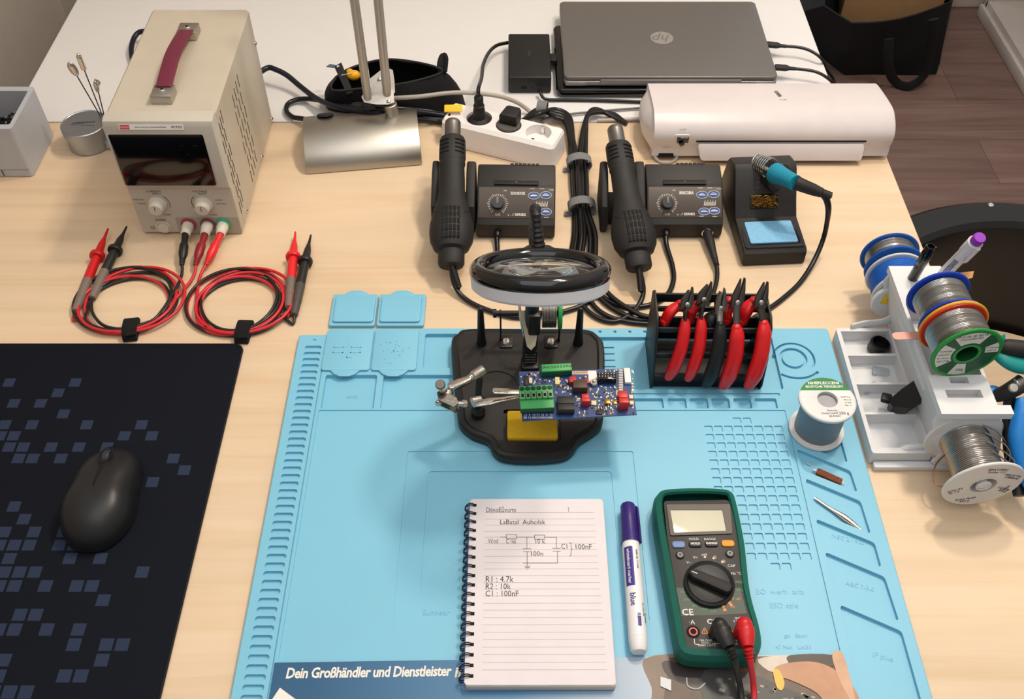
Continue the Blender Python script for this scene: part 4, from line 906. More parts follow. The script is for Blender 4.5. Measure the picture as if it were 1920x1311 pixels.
def gun(lab, nozz, tail, tail2, cable):
    t = thing('hot_air_gun', lab, 'hot air gun', tuple((nozz+tail)/2))
    d = (tail-nozz); L_ = d.length; M = axis(nozz, tail)
    # axis z runs from the nozzle mouth to the cable end
    b = B(M); b.lathe([(0, .004), (.0085, .004), (.0092, .001), (.0100, 0), (.0112, .002), (.0115, .006), (.0115, .034), (.0118, .0345), (0, .0345)], NOZ, 32); b.cyl((0, 0, -.003), (0, 0, .006), .003, NOZ, n=14); nz = b.build('nozzle', t, world=True)
    Ms = M
    b = B(Ms); k = L_/.24
    prof = [(0, .030), (.0165, .030), (.0182, .034), (.0188, .050), (.0188, .066), (.0175, .070), (.0182, .072), (.0182, .076), (.0170, .079), (.0178, .100), (.0180, .118), (.0200, .134), (.0255, .156), (.0300, .176), (.0305, .188), (.0290, .202), (.0235, .214), (.0175, .217), (.0180, .2185), (.0178, .236), (.0160, .2395), (0, .240)]
    b.lathe([(r, h*k) for r, h in prof], BLKM, 40, S(1, .78, 1)); hs = b.build('gun_body', t, world=True)
    # slots of the hot end and of the air intake
    b = B(Ms)
    for j in range(4):
        for s in (-1, 1):
            pts = [Vector((.0189*math.cos(q), .0189*.78*math.sin(q), (.040+.0068*j)*k)) for q in [math.radians((90 if UPY else -90)+s*(14+46*i/5)) for i in range(6)]]
            b.tube(pts, .0013, HOLE, 6, smooth=1)
    b.build('heat_vent', hs, world=True)
    b = B(Ms)
    for j in range(5):
        for i in range(5):
            x = -.0105+.0052*i+0; z = (.160+.0105*j)*k; rr_ = .030*(1-.00*j)
            import bisect
            rv = rad_at(prof, (z/k)); y = (1 if UPY else -1)*math.sqrt(max(rv*rv-x*x, 0))*.78
            b.box((x, y, z), (.0036, .0016, .0085), HOLE, .0004)
    b.build('intake_grille', hs, world=True)
    b = B(Ms); s = 1 if UPY else -1
    for q in (-1, 1):
        for i in range(6): x = .018+.0016*(0); b.tube([(q*.0165, s*(.0225-.0002*i)*.62*1.22, (.166+.0075*i)*k), (q*.0205, s*.0205*.62*1.05, (.162+.0075*i)*k), (q*.024, s*.0155*.62*1.05, (.158+.0075*i)*k)], .0006, HOLE, 5, smooth=2)
    b.build('side_rib', hs, world=True)
    e = cable[0]; b = B(); b.lathe([(.0055, 0)]+[(.0052-.0004*(i % 2)-.00006*i, .0022*i+.0022) for i in range(15)]+[(0, .036)], RUB, 18, axis(tail-d.normalized()*.004, cable[1])); b.build('strain_relief', t, world=True)
    b = B(); b.tube([tail]+cable, .0034, RUB, 10); b.build('cable', t, world=True)
    return t
def rad_at(prof, h):
    for (r0, h0), (r1, h1) in zip(prof[:-1], prof[1:]):
        if h0 <= h <= h1 and h1 > h0: return r0+(r1-r0)*(h-h0)/(h1-h0)
    return .03
UPY = True
sa, sb = P(893, 447, 0), P(1041, 449, 0)
station('left rework station behind the magnifier, without a soldering iron connector', sa, sb, 'SUOORXXIS', False)
sa2, sb2 = P(1208, 447, 0), P(1352, 447, 0)
station('right rework station between cable bundle and iron stand, iron connector plugged in', sa2, sb2, 'BRIKOIBIA', True)
# both guns lie in the cradles with the nozzle up and away
g1n, g1t = P(849, 228, .105), P(846, 500, .033)
gun('left hot air gun with nozzle pointing to the power strip', g1n, g1t, None, [P(851, 530, .016), P(866, 555, .006), P(900, 576, .0036), P(960, 594, .0036), P(1010, 592, .0036), P(1062, 583, .0036), P(1102, 566, .0036), P(1100, 540, .0036)])
g2n, g2t = P(1153, 240, .105), P(1199, 505, .033)
gun('right hot air gun leaning in its cradle beside the cable bundle', g2n, g2t, None, [P(1206, 538, .016), P(1203, 562, .007), P(1186, 586, .004), P(1155, 603, .0036), P(1120, 596, .0036), P(1092, 572, .0036), P(1080, 545, .0036)])
# mains leads of the stations
t = thing('station_lead', 'black lead curving from the front of the right rework station', 'cable', tuple(P(1260, 520, 0)))
b = B(); b.tube([P(1248, 440, .012), P(1250, 462, .006), P(1261, 500, .0034), P(1262, 530, .0034), P(1248, 556, .0034), P(1215, 573, .0034), P(1170, 575, .0034), P(1135, 560, .0034), P(1105, 530, .0034)], .0036, RUB, 10); b.build('cable', t, world=True)
t = thing('station_lead', 'short black lead dropping from the front of the left rework station', 'cable', tuple(P(930, 450, 0)))
b = B(); b.tube([P(931, 436, .012), P(932, 455, .008), P(934, 480, .0036), P(945, 520, .0036), P(990, 560, .0036), P(1060, 566, .0036)], .0036, RUB, 10); b.build('cable', t, world=True)
for lab, pts in (('black cable sweeping to the plier rack, front-most of three', [(1098, 545), (1115, 575), (1142, 594), (1180, 604), (1222, 608)]),
                 ('black cable sweeping to the plier rack, middle of three', [(1112, 540), (1132, 566), (1160, 585), (1190, 598), (1224, 601)]),
                 ('black cable sweeping to the plier rack, rear-most of three', [(1124, 530), (1146, 556), (1178, 579), (1205, 592), (1226, 594)])):
    t = thing('rack_cable', lab, 'cable', tuple(P(*pts[2], 0))); b = B(); b.tube([P(u, v, .0095 if 'rear' in lab else .0036) for u, v in pts], .0034, RUB, 10); b.build('cable', t, world=True)
# ================================================================= cable bundle with grey ties
BT = mat('grey_velcro', '#77797a', .9, bump=.5, bs=900)
top_l = [(1000, 214), (1030, 206), (1058, 222), (1072, 262)]; rr = random.Random(5)
names = ['leftmost', 'second', 'third', 'fourth', 'fifth', 'sixth', 'seventh', 'rightmost']
for i in range(8):
    x = -14+4*i; zz = .004+.006*(i % 2)+(.006 if i in (3, 4) else 0)
    low = [P(1084+x, 300, zz), P(1086+x, 340, zz+.003), P(1089+x*.92, 392, zz), P(1093+x*1.2+(6 if i > 4 else 0), 440, zz), P(1090+x*1.3+(8 if i > 4 else -2), 490, max(zz*.6, .0036)), P(1092+x*1.1+(10 if i > 4 else 0), 560, .0036)]
    if i < 4:
        y0 = 206+4*i; up = [P(985-3*i, 222+2*i, .006), P(1010, 205+3*i, .012+.004*i), P(1040, 205+4*(3-i)*1.2, .014), P(1066+3*i-7, 228-3*i, .010), P(1076+x*.6, 262, .010)]
    else:
        k = i-4; up = [P(1176-3*k, 232-2*k, .004), P(1150, 220-k*2, .006), P(1120, 205+2*k, .012), P(1104-k, 212+2*k, .014), P(1092+x*.5, 245, .012)]
    t = thing('bundled_cable', 'black cable of the tied bundle, %s where it runs between the rework stations' % names[i], 'cable', tuple(low[1]), 0, 'tied black cable bundle')
    b = B(); b.tube(up+low, .0036, RUB, 8, smooth=5); b.build('cable', t, world=True)
def tie(u, v, w_, lab, ax):
    p = P(u, v, 0); t = thing('cable_tie', lab, 'cable tie', tuple(p), ax); b = B()
    n = 28; vs = []; fs = []
    for i in range(n):
        a = 2*PI*i/n; x = w_*math.cos(a); z = .013+.0125*math.sin(a)
        for (s, y) in ((1, -.008), (1, .008), (1.10, .008), (1.10, -.008)): vs.append((x*s, y, .013+(z-.013)*s))
    for i in range(n):
        j = (i+1) % n
        for k in range(4): fs.append([i*4+k, j*4+k, j*4+(k+1) % 4, i*4+(k+1) % 4])
    b.add(vs, fs, BT); b.build('band', t); b = B(); b.box((-w_-.003, -.004, .003), (.008, .007, .002), BT, .0005); b.build('tie_tail', t)
tie(1085, 318, .0175, 'grey hook-and-loop tie, upper of two around the vertical cables', 3)
tie(1090, 400, .0185, 'grey hook-and-loop tie, lower of two around the vertical cables', 3)
tie(1016, 218, .012, 'grey hook-and-loop tie near the back end of the white power strip', 78)
# ================================================================= soldering iron stand
a, c = P(1390, 500, 0), P(1508, 495, 0); Mi = frame(a, c-a); WI = (c-a).length
t = thing('iron_stand', 'black soldering iron stand with wet sponge tray and brass wool window', 'soldering stand', tuple((a+c)/2+Vector((0, .08, 0))))
prof = [(0, .002), (.001, .022), (.006, .026), (.066, .030), (.080, .046), (.108, .082), (.116, .086), (.142, .078), (.150, .068), (.168, .002)]
b = B(Mi); b.prism(prof, 0, WI, PBRS, .003, M=XZ)
b.build('stand_body', t, world=True)
b = B(Mi); st = R('X', math.degrees(math.atan2(.004, .060)))
b.terrace(rrect(WI/2, .036, WI-.006, .060, .004), .0295, [(rrect(WI/2, .036, WI-.016, .050, .004), .0272, [])], BLK, M=T(0, 0, -.0007) @ T(0, 0, 0)); b.skirt(rrect(WI/2, .036, WI-.006, .060, .004), .022, .0288, BLK); b.build('sponge_tray', t, world=True)
SPG = mat('wet_blue_sponge', '#7db6dc', .7, bump=.9, bs=500, var=.10, vs=260)
q = thing('blue_sponge', 'flat light blue cleaning sponge in the tray of the iron stand', 'sponge', tuple(Mi @ Vector((WI/2, .036, .027))))
b = B(Mi); b.prism(rrect(WI/2, .036, WI-.022, .044, .003), .0269, .0305, SPG, .001); b.build('sponge', q, world=True)
Mw = Mi @ T(WI/2-.003, .082, .0484) @ R('X', math.degrees(math.atan2(.036, .028)))
b = B(Mw); b.prism(rrect(0, -.002, .040, .021, .003), -.001, .0012, BLKG, .0004); wf = b.build('wool_window', t, world=True)
b = B(Mw); rr = random.Random(2)
for i in range(130):
    x, y = rr.uniform(-.0175, .0165), rr.uniform(-.0105, .0065); an = rr.uniform(0, 6.28); L_ = rr.uniform(.002, .005)
    b.tube([(x, y, .0014), (x+L_*math.cos(an), min(max(y+L_*math.sin(an), -.0105), .0065), .0022+rr.uniform(0, .001)), (x+L_*math.cos(an+1.5), min(max(y+L_*math.sin(an+1.5), -.0105), .0065), .0014)], .00028, BRASSM, 4, smooth=2)
b.build('brass_wool', t, world=True)
# funnel, spring and iron
hp0 = P(1424, 303, .088); hp1 = P(1552, 372, .090)
dI = (P(1500, 343, .105)-P(1430, 310, .088)).normalized()
b = B(); b.lathe([(0, 0), (.019, 0), (.020, .003), (.020, .018), (.016, .019), (.016, .004), (0, .004)], BLKM, 32, axis(P(1444, 326, .072), P(1444, 326, .072)+dI)); b.build('holder_collar', t, world=True)
b = B(); sp = []; o_ = P(1424, 306, .086)
Msp = axis(o_-dI*.006, o_+dI); 
for i in range(7*14): aa = 2*PI*i/14; sp.append(Msp @ Vector(((.0105+.00004*i)*math.cos(aa), (.0105+.00004*i)*math.sin(aa), .0042*i/14)))
b.tube(sp, .0011, STEEL, 6, smooth=1); b.build('coil_spring', t, world=True)
TEAL = mat('teal_rubber_grip', '#1587a3', .5, bump=.2, bs=600)
t = thing('soldering_iron', 'soldering iron with teal grip resting in the spring of the stand', 'soldering iron', tuple(o_))
g0 = P(1452, 324, .092); g1 = P(1492, 343, .105); hd = (g1-g0).normalized()
b = B(); b.lathe([(0, -.05), (.002, -.048), (.0035, -.03), (.0035, -.005), (.009, -.005), (.009, 0), (0, 0)], STEEL, 24, axis(g0, g1)); b.build('heater_barrel', t, world=True)
b = B(); L_ = (g1-g0).length; b.lathe([(.009, -.002), (.0138, 0), (.0145, .004), (.013, .012), (.0112, L_*.6), (.0105, L_), (.0, L_)], TEAL, 32, axis(g0, g1)); b.build('grip', t, world=True)
g2 = P(1536, 360, .098); b = B(); b.lathe([(.0090, -.001), (.0095, .0), (.0088, .012), (.0080, .026), (.0068, .034), (.0068, .036)]+[(.0062-.0006*(i % 2), .037+.0021*i) for i in range(7)]+[(0, .052)], BLKM, 26, axis(g1, g2)); b.build('handle', t, world=True)
b = B(); b.tube([P(1530, 358, .098), P(1546, 368, .094), P(1553, 388, .080), P(1551, 415, .055), P(1543, 450, .028), P(1525, 492, .010), P(1500, 530, .0036), P(1470, 558, .0036), P(1440, 580, .0036), P(1400, 604, .004)], [.0046, .0046, .0042]+[.0034]*7, RUB, 10); b.build('cable', t, world=True)
# ================================================================= helping-hand magnifier
BZ = MZ
t = thing('magnifier_stand', 'black helping-hand stand with round magnifier, metal clip arm and base', 'magnifier', (.022, .77, BZ))
STK = mat('satin_black_cast', '#1b1918', .38, bump=.1, bs=600)
out = [(880, 622), (1000, 622), (1095, 623), (1122, 635), (1132, 655), (1133, 715), (1131, 782), (1126, 804), (1109, 819), (1086, 834), (1073, 852), (1050, 864), (990, 868), (944, 864), (925, 852), (914, 833), (884, 821), (862, 801), (857, 775), (849, 700), (847, 645), (857, 632)]
po = [P(u, v, .013) for u, v in out]; po = smoothpoly([(p.x, p.y) for p in po], 4)
cxm = sum(p[0] for p in po)/len(po); cym = sum(p[1] for p in po)/len(po)
def inset(poly, d):
    n = len(poly); o = []
    for i in range(n):
        a = Vector(poly[i-1]); c = Vector(poly[(i+1) % n]); tt = (c-a).normalized(); nn_ = Vector((-tt.y, tt.x))
        p = Vector(poly[i]); q = p+nn_*d
        if not inside(q, poly): q = p-nn_*d
        o.append((q.x, q.y))
    return o
b = B(); r1 = inset(po, .0025); r2 = inset(po, .007); r3 = inset(po, .0095); n = len(po)
lv = [(po, BZ+.0005), (po, .017), (r1, .0205), (r2, .0212)]
for (pa, za), (pb, zb) in zip(lv[:-1], lv[1:]):
    b.add([(p[0], p[1], za) for p in pa]+[(p[0], p[1], zb) for p in pb], [[i, (i+1) % n, n+(i+1) % n, n+i] for i in range(n)], STK)
b.sheet(po, BZ+.0005, STK)
zb = .0195
b.add([(p[0], p[1], .0212) for p in r2]+[(p[0], p[1], zb) for p in r3], [[i, (i+1) % n, n+(i+1) % n, n+i] for i in range(n)], STK)
rcx = P(931, 727, zb); sp0 = P(944, 768, zb); sp1 = P(1052, 828, zb)
def ringp(c, ra, rb): return None
kidsb = [(circ(rcx.x, rcx.y, .0265, 36), zb-.0012, [(circ(rcx.x, rcx.y, .021, 36), zb-.0002, [])]),
         (rrect((sp0.x+sp1.x)/2, (sp0.y+sp1.y)/2, sp1.x-sp0.x, sp0.y-sp1.y, .003), zb-.005, [])]
b.terrace(r3, zb, kidsb, STK); b.build('base', t, world=True)
q = thing('yellow_sponge', 'yellow cleaning sponge lying in the base of the magnifier stand', 'sponge', tuple((sp0+sp1)/2))
s0_, s1_ = P(951, 770, .022), P(1046, 823, .021)
YSP = mat('yellow_sponge_foam', '#d9ae22', .9, bump=1.0, bs=900, var=.18, vs=900)
b = B(); b.prism(rrect((s0_.x+s1_.x)/2, (s0_.y+s1_.y)/2, s1_.x-s0_.x, s0_.y-s1_.y, .003), zb-.0048, .0225, YSP, .0015); b.build('sponge', q, world=True)
for u in (903, 1084):
    p = P(u, 644, zb); b = B(); b.lathe([(0, 0), (.0065, 0), (.0062, .004), (.0052, .012), (.0038, .058), (.0034, .062), (.002, .0645), (0, .065)], BLK, 22, T(*p)); b.build('peg', t, world=True)
for u in (949, 1033):
    p = P(u, 642, zb); b = B(); b.prism(rrect(p.x, p.y, .0175, .0205, .004), zb, zb+.0022, STK, .0007); sc_ = b.build('screw_pad', t, world=True)
    b = B(); b.lathe([(0, .0042), (.004, .0038), (.0055, .0024), (.0057, .0018)], STEEL, 24, T(p.x, p.y, zb)); b.box((p.x, p.y, zb+.0042), (.0008, .0095, .0006), HOLE, M=I4); b.build('screw', sc_, world=True)
# wire bracket carrying the small solder reel
bz = zb; w0 = P(939, 643, bz); w1 = P(1048, 643, bz)
b = B()
for w_ in (w0, w1): b.box((w_.x, w_.y+.004, bz+.027), (.0022, .006, .054), BLK, .0006)
b.cyl((w0.x-.006, w0.y+.004, bz+.050), (w1.x+.004, w1.y+.004, bz+.050), .0035, BLK, n=16); b.cyl((w0.x-.009, w0.y+.004, bz+.050), (w0.x-.005, w0.y+.004, bz+.050), .0055, BLK, n=16)
b.build('reel_bracket', t, world=True)
SOLD = mat('solder_wire', '#a5a19c', .28, 1, var=.06)
GRN = mat('green_reel_plastic', '#149a4a', .42)
q = thing('small_solder_reel', 'small green-flanged solder reel on the bracket under the magnifier', 'solder reel', tuple(P(1035, 590, .05)))
def wound(b, M, r, h0, h1, wr, m, jit=0, seed=1, hub=0):
    rr = random.Random(seed); pr = [(r-.002, h0)]; z = h0
    while z < h1-wr*2:
        for k in range(5): pr.append((r+wr*math.sin(PI*k/5)+jit*rr.random(), z+wr*2*k/5))
        z += wr*2
    pr.append((r-.002, z)); b.lathe([(hub, h0)]+pr+[(hub, z)], m, 40, M)
ry = w0.y+.004; rz = bz+.050; r0x = P(1016, 590, rz).x; r1x = P(1046, 590, rz).x
b = B(); wound(b, T(r0x, ry, rz) @ R('Y', 90), .0172, 0, r1x-r0x, .0009, SOLD); b.build('wire', q, world=True)
b = B(); b.lathe([(0, 0), (.019, 0), (.0195, .001), (.0195, .004), (.019, .005), (0, .005)], GRN, 40, T(r1x, ry, rz) @ R('Y', 90)); b.build('flange', q, world=True)
# post and ribbed neck
pb = P(992, 690, zb)
b = B(); b.prism(rrect(pb.x+.001, pb.y, .022, .022, .004), zb, zb+.012, BLK, .002); b.prism(rrect(pb.x+.001, pb.y+.003, .018, .012, .003), zb+.012, zb+.034, BLK, .002)
for k in range(4): b.box((pb.x+.001, pb.y-.0035, zb+.0145+.0048*k), (.013, .001, .0009), mat('rung_grey', '#6a655f', .4))  # lighter grey rungs across the clamp front
b.build('post_clamp', t, world=True)
RC = Vector((.0285, .721, .262)); MR = T(*RC) @ R('X', -30)
far = MR @ Vector((0, .068, 0)); tip = P(1004, 396, .270)
b = B(); pole = [Vector((pb.x+.001, pb.y+.004, zb+.03)), Vector((pb.x+.002, pb.y+.006, .09)), Vector((pb.x+.003, pb.y+.010, .15))]; b.tube(pole, [.0095, .0085, .0075], BLK, 18, flat=(1, 1)); b.build('post', t, world=True)
b = B(); path = [pole[-1], Vector((tip.x, tip.y+.03, .22)), Vector((tip.x, tip.y+.016, .256)), tip+Vector((0, 0, -.001)), tip.lerp(far, .55)+Vector((0, 0, .004)), far+Vector((0, .002, .004))]
pp, _ = catmull(path, [0]*6, 9); rad = [(.0062 if i % 2 else .0052)*(1+.35*max(0, (i-33)/12)) for i in range(len(pp))]; b.tube(pp, rad, BLK, 16, smooth=1); b.build('ribbed_neck', t, world=True)
b = B(MR); b.prism([(-.020, .056), (.020, .056), (.012, .076), (-.012, .076)], -.004, .010, BLK, .003); b.build('neck_flange', t, world=True)
# metal clip in front of the post, its warm reflection painted as cream
CLF = mat('clip_painted_reflection', '#c2b69d', .4, .2)
b = B(); cq = [P(974, 584, .112), P(983, 582, .112), P(992, 626, .086), P(1003, 627, .084), P(1007, 610, .092), P(1010, 612, .092), P(1004, 648, .074), (P(996, 657, .07)), P(988, 650, .072)]
n = len(cq); b.add(cq+[p+Vector((0, .0012, -.0012)) for p in cq], [[0, 1, 2, 8], [2, 3, 6, 7, 8], [3, 4, 5, 6], [9, 10, 11, 17], [11, 12, 15, 16, 17], [12, 13, 14, 15]]+[[i, (i+1) % n, n+(i+1) % n, n+i] for i in range(n)], CLF); b.build('clip_plate', t, world=True)
b = B(); b.tube([P(1008, 585, .088), P(1008, 610, .075), P(1004, 645, .05)], .0016, BLK, 8); b.tube([P(973, 560, .10), P(977, 600, .08), P(988, 655, .045)], .0018, STEEL, 8); b.build('clip_spring', t, world=True)
b = B(); b.box((pb.x+.005, pb.y+.001, .100), (.015, .012, .034), BLK, .003); b.build('switch_box', t, world=True)
# ring lens
b = B(MR); tor = []; NT = 72
prof_t = [(.0625+.0090*math.cos(a), .0095*math.sin(a)) for a in [2*PI*i/24 for i in range(24)]]
b.lathe(prof_t+[prof_t[0]], BLKG, NT); b.build('lens_ring', t, world=True)
LED = mat('frosted_diffuser', '#dcdde2', .4, trans=.15)
b = B(MR); b.lathe([(.0545, -.006), (.0545, -.0165), (.058, -.019), (.066, -.019), (.0695, -.016), (.0705, -.002), (.0545, -.006)], LED, NT); b.build('led_diffuser', t, world=True)
GLS = bpy.data.materials.new('lens_glass'); GLS.use_nodes = True; g = GLS.node_tree.nodes['Principled BSDF']; g.inputs['Transmission Weight'].default_value = 1; g.inputs['Roughness'].default_value = 0.0; g.inputs['IOR'].default_value = 1.47; g.inputs['Base Color'].default_value = (.97, .98, .98, 1)
pr = []
for i in range(13): r = .0545*i/12; pr.append((r, .0012+.0070*(1-(r/.0545)**2)))
pr2 = [(r, -h) for r, h in pr[::-1]]
b = B(MR); b.lathe(pr+pr2, GLS, 64); b.build('lens', t, world=True)
# metal clip arm at the left
CHRM = mat('chrome_clip', '#cfc6bb', .16, 1, var=.15, vs=200, bump=.15, bs=300)
AZ = .078
pfoot = P(897, 776, zb); ptop = P(899, 708, .070)
b = B(); b.lathe([(0, 0), (.0085, 0), (.0085, .006), (.0065, .009), (.0055, .012), (0, .012)], BLK, 24, T(*pfoot)); b.tube([pfoot+Vector((0, 0, .008)), pfoot+Vector((.0, .004, .03)), ptop], .0042, BLK, 14); b.build('side_post', t, world=True)
b = B(); e0, e1 = P(886, 706, .078), P(908, 692, .080); b.cyl(e0, e1, .0058, CHRM, n=18, bev=.0012); b.cyl(P(880, 710, .078), P(886, 706, .078), .0042, CHRM, n=14); b.build('clamp_sleeve', t, world=True)
b = B(); a0_, a1_ = P(882, 711, .078), P(842, 727, .078); Ma = frame(a1_, a0_-a1_); La = (a0_-a1_).length
b.prism(smoothpoly([(0, -.004), (La*.4, -.0052), (La, -.003), (La, .003), (La*.4, .0052), (0, .004)], 4), -.0035, .0035, CHRM, .0015, M=Ma); b.build('upper_clip', t, world=True)
b = B(); tri = [P(819, 736, .078), P(826, 730, .078), P(856, 746, .078), P(860, 756, .078), P(852, 762, .078), P(822, 748, .078)]
for dz in (0, -.011): b.add([p+Vector((0, 0, dz)) for p in tri]+[p+Vector((0, 0, dz-.0018)) for p in tri], [list(range(6)), list(range(6, 12))]+[[i, (i+1) % 6, 6+(i+1) % 6, 6+i] for i in range(6)], CHRM)
b.build('joint_plate', t, world=True)
for (u, v, r_) in ((828, 740, .0045), (850, 752, .0055), (840, 738, .0065)):
    b = B(); b.ball(P(u, v, .0725), r_, CHRM, seg=16); b.build('joint_ball', t, world=True)
b = B(); p = P(826, 723, .085); b.lathe([(0, 0), (.0052, 0), (.0058, .001), (.0058, .004), (.0050, .005), (0, .0052)], mat('knurled_metal', '#77706a', .4, .9, bump=.5, bs=900), 22, T(*p) @ R('X', 20)); b.cyl(p, p+Vector((.002, -.006, -.014)), .0018, CHRM, n=10); p2 = P(822, 756, .07); b.ball(p2, (.004, .003, .005), CHRM, seg=12); b.build('thumb_screw', t, world=True)
b = B(); b.cyl(P(858, 757, .074), P(876, 757, .073), .0032, CHRM, n=14); b.cyl(P(868, 757, .074), P(874, 757, .073), .0045, CHRM, n=14); b.cyl(P(884, 754, .073), P(904, 748, .073), .0055, CHRM, r2=.0045, n=16, bev=.001); b.build('arm_rod', t, world=True)
b = B(); j0, j1 = P(886, 757, .071), P(980, 741, .073); Mj = frame(j0, j1-j0); Lj = (j1-j0).length
b.prism([(0, -.004), (Lj*.35, -.0048), (Lj*.55, -.003), (Lj, -.0018), (Lj, .0018), (Lj*.55, .003), (Lj*.35, .0048), (0, .004)], -.003, .0, CHRM, .001, M=Mj); b.build('lower_jaw', t, world=True)
b = B(); j0, j1 = P(930, 733, .084), P(978, 735, .080); Mj = frame(j0, j1-j0); Lj = (j1-j0).length
b.prism(rpoly([(-.004, -.004), (Lj+.004, -.0036), (Lj+.004, .0036), (-.004, .004)], .0038), -.0008, .0008, CHRM, .0004, M=Mj); b.cyl((Mj @ Vector((0, 0, .0008))), (Mj @ Vector((0, 0, .0016))), .0028, SATIN, n=16); b.build('upper_jaw', t, world=True)
# ================================================================= circuit board
ZP = .080
A_, B_, C_, D_ = P(973, 697, ZP), P(1180, 691, ZP), P(1194, 777, ZP), P(979, 789, ZP)
t = thing('circuit_board', 'blue populated circuit board held over the black base by the clip', 'circuit board', tuple((A_+B_+C_+D_)/4))
PCB = mat('blue_solder_mask', '#1f3c74', .35, var=.18, vs=260, coat=.3)
b = B(); pc4 = [A_, B_, C_, D_]; b.add(pc4+[p-Vector((0, 0, .0016)) for p in pc4], [[0, 1, 2, 3], [4, 5, 6, 7], [0, 1, 5, 4], [1, 2, 6, 5], [2, 3, 7, 6], [3, 0, 4, 7]], PCB); brd = b.build('board', t, world=True)
def tb(x0, y0, x1, y1, h, m, bb=None, z0=0.0, bev=0):
    a = P(x0, y1, ZP+h); c = P(x1, y0, ZP+h); bb = bb or B()
    bb.box(((a.x+c.x)/2, (a.y+c.y)/2, ZP+z0+(h-z0)/2), (c.x-a.x, c.y-a.y, h-z0), m, bev); return bb
GT = mat('green_terminal', '#3da45a', .45); GTD = mat('dark_green_terminal', '#1c5a38', .5)
PIN = mat('tin_pin', '#d8d2c4', .25, 1); GOLD = mat('tinned_pad', '#cdb98c', .35, .5); CRM = mat('cream_part', '#d9cfae', .5); IC = mat('relay_black', '#1d1b1a', .5, bump=.2, bs=1500); BRN = mat('brown_relay', '#49372a', .5); REDC = mat('red_component', '#c32a26', .4)
# large six-way terminal
b = B(); g0_, g1_ = P(976, 775, ZP+.002), P(1039, 772, ZP+.002); Mg = frame(g0_, g1_-g0_); Wg = (g1_-g0_).length; Hg = .034
b.prism([(0, .0), (0, .0078), (.009, .0095), (.020, .0125), (.0285, .0125), (.0285, 0)], 0, Wg, GT, .0005, M=Mg @ XZ); b.box((Wg/2, .0026, .0035), (Wg+.0004, .0056, .007), GTD, M=Mg)
for i in range(6):
    x = Wg*(i+.5)/6; b.box((x, .0145, .0115), (.0062, .0085, .002), GT, .0004, M=Mg); b.box((x, .0148, .0124), (.0040, .0058, .0006), PIN, M=Mg); b.box((x, .0148, .0128), (.0030, .0044, .0004), HOLE, M=Mg)
    b.lathe([(.0029, 0), (.0029, .0003), (0, .0003)], mat('screw_well', '#12301c', .6), 18, Mg @ T(x, .0245, .0126)); b.box((x, .0242, .0131), (.004, .001, .0003), GTD, M=Mg)
    if i: b.box((Wg*i/6, .0145, .0122), (.0006, .010, .0024), GTD, M=Mg)
b.build('screw_terminal', t, world=True)
# small terminal at the back edge
b = B(); g0_, g1_ = P(1016, 706, ZP+.001), P(1072, 703, ZP+.001); Mg = frame(g0_, g1_-g0_); Wg = (g1_-g0_).length
b.prism([(0, 0), (0, .0085), (.001, .009), (.010, .009), (.010, 0)], 0, Wg, GT, .0004, M=Mg @ XZ); b.box((Wg/2, -.0002, .0038), (Wg*.995, .0008, .0076), GTD, M=Mg)
for i, ch in enumerate('ONCSDSSEPO'): b.text(ch, .0046, mat('terminal_marks', '#10301c', .5), Mg @ T(Wg*(i+.5)/10, .0055, .0091), bold=.02)
b.build('header_terminal', t, world=True)
def part(nm, *boxes):
    b = B()
    for bx_ in boxes: tb(*bx_[:6], bb=b, bev=bx_[6] if len(bx_) > 6 else .0003)
    return b.build(nm, t, world=True)
part('relay', (1045, 743, 1076, 756, .008, IC)); part('relay', (1046, 757, 1077, 768, .0095, IC)); part('relay', (1075, 712, 1101, 727, .011, BRN, .0006))
part('red_capacitor', (1068, 706, 1080, 716, .006, REDC)); part('red_capacitor', (1096, 711, 1104, 718, .005, REDC)); part('red_capacitor', (1091, 738, 1104, 745, .0035, REDC)); part('red_capacitor', (1091, 745, 1106, 752, .0105, REDC))
part('red_capacitor', (1160, 733, 1176, 745, .008, REDC)); part('red_capacitor', (1162, 746, 1179, 755, .0135, REDC))
b = tb(1120, 699, 1155, 711, .0085, BLKG, bev=.0004); pb_ = b.build('pin_header', t, world=True)
b = B()
for r in range(2):
    for i in range(6): p = P(1124+5.4*i, 702.5+4.5*r, ZP+.0085); b.box((p.x, p.y, p.z+.0005), (.0011, .0011, .0022), PIN)
b.build('pin', pb_, world=True)
part('white_connector', (1172, 690, 1181, 717, .004, WHT)); part('ribbon_socket', *[(1160, 692+4.6*i, 1168, 695.6+4.6*i, .0022, mat('socket_grey', '#b7b4b0', .4)) for i in range(9)])
b = B(); tb(1104, 695, 1118, 716, .0004, WHT, b); tb(1073, 696, 1104, 702, .0003, mat('peach_label', '#d9b7a0', .5), b); q = P(1088, 699, ZP+.0005); b.text('ELA2574 50 0', .0032, INK, T(*q), sp=.85); b.build('paper_label', t, world=True)
b = B(); p = P(1113, 720, ZP); b.lathe([(0, .004), (.004, .004), (.0048, .003), (.0048, 0)], STEEL, 24, T(*p)); b.ball(p+Vector((0, 0, .005)), .002, PIN, seg=10); b.build('trimmer', t, world=True)
rr = random.Random(11); b = B(); taken = [(975, 722, 1041, 790), (1014, 686, 1073, 709), (1043, 741, 1079, 784), (1073, 710, 1103, 742), (1089, 736, 1108, 768), (1118, 697, 1158, 722), (1158, 688, 1183, 776), (1103, 694, 1120, 727), (1066, 704, 1082, 718), (1073, 694, 1104, 702)]
cnt = 0; smd = []
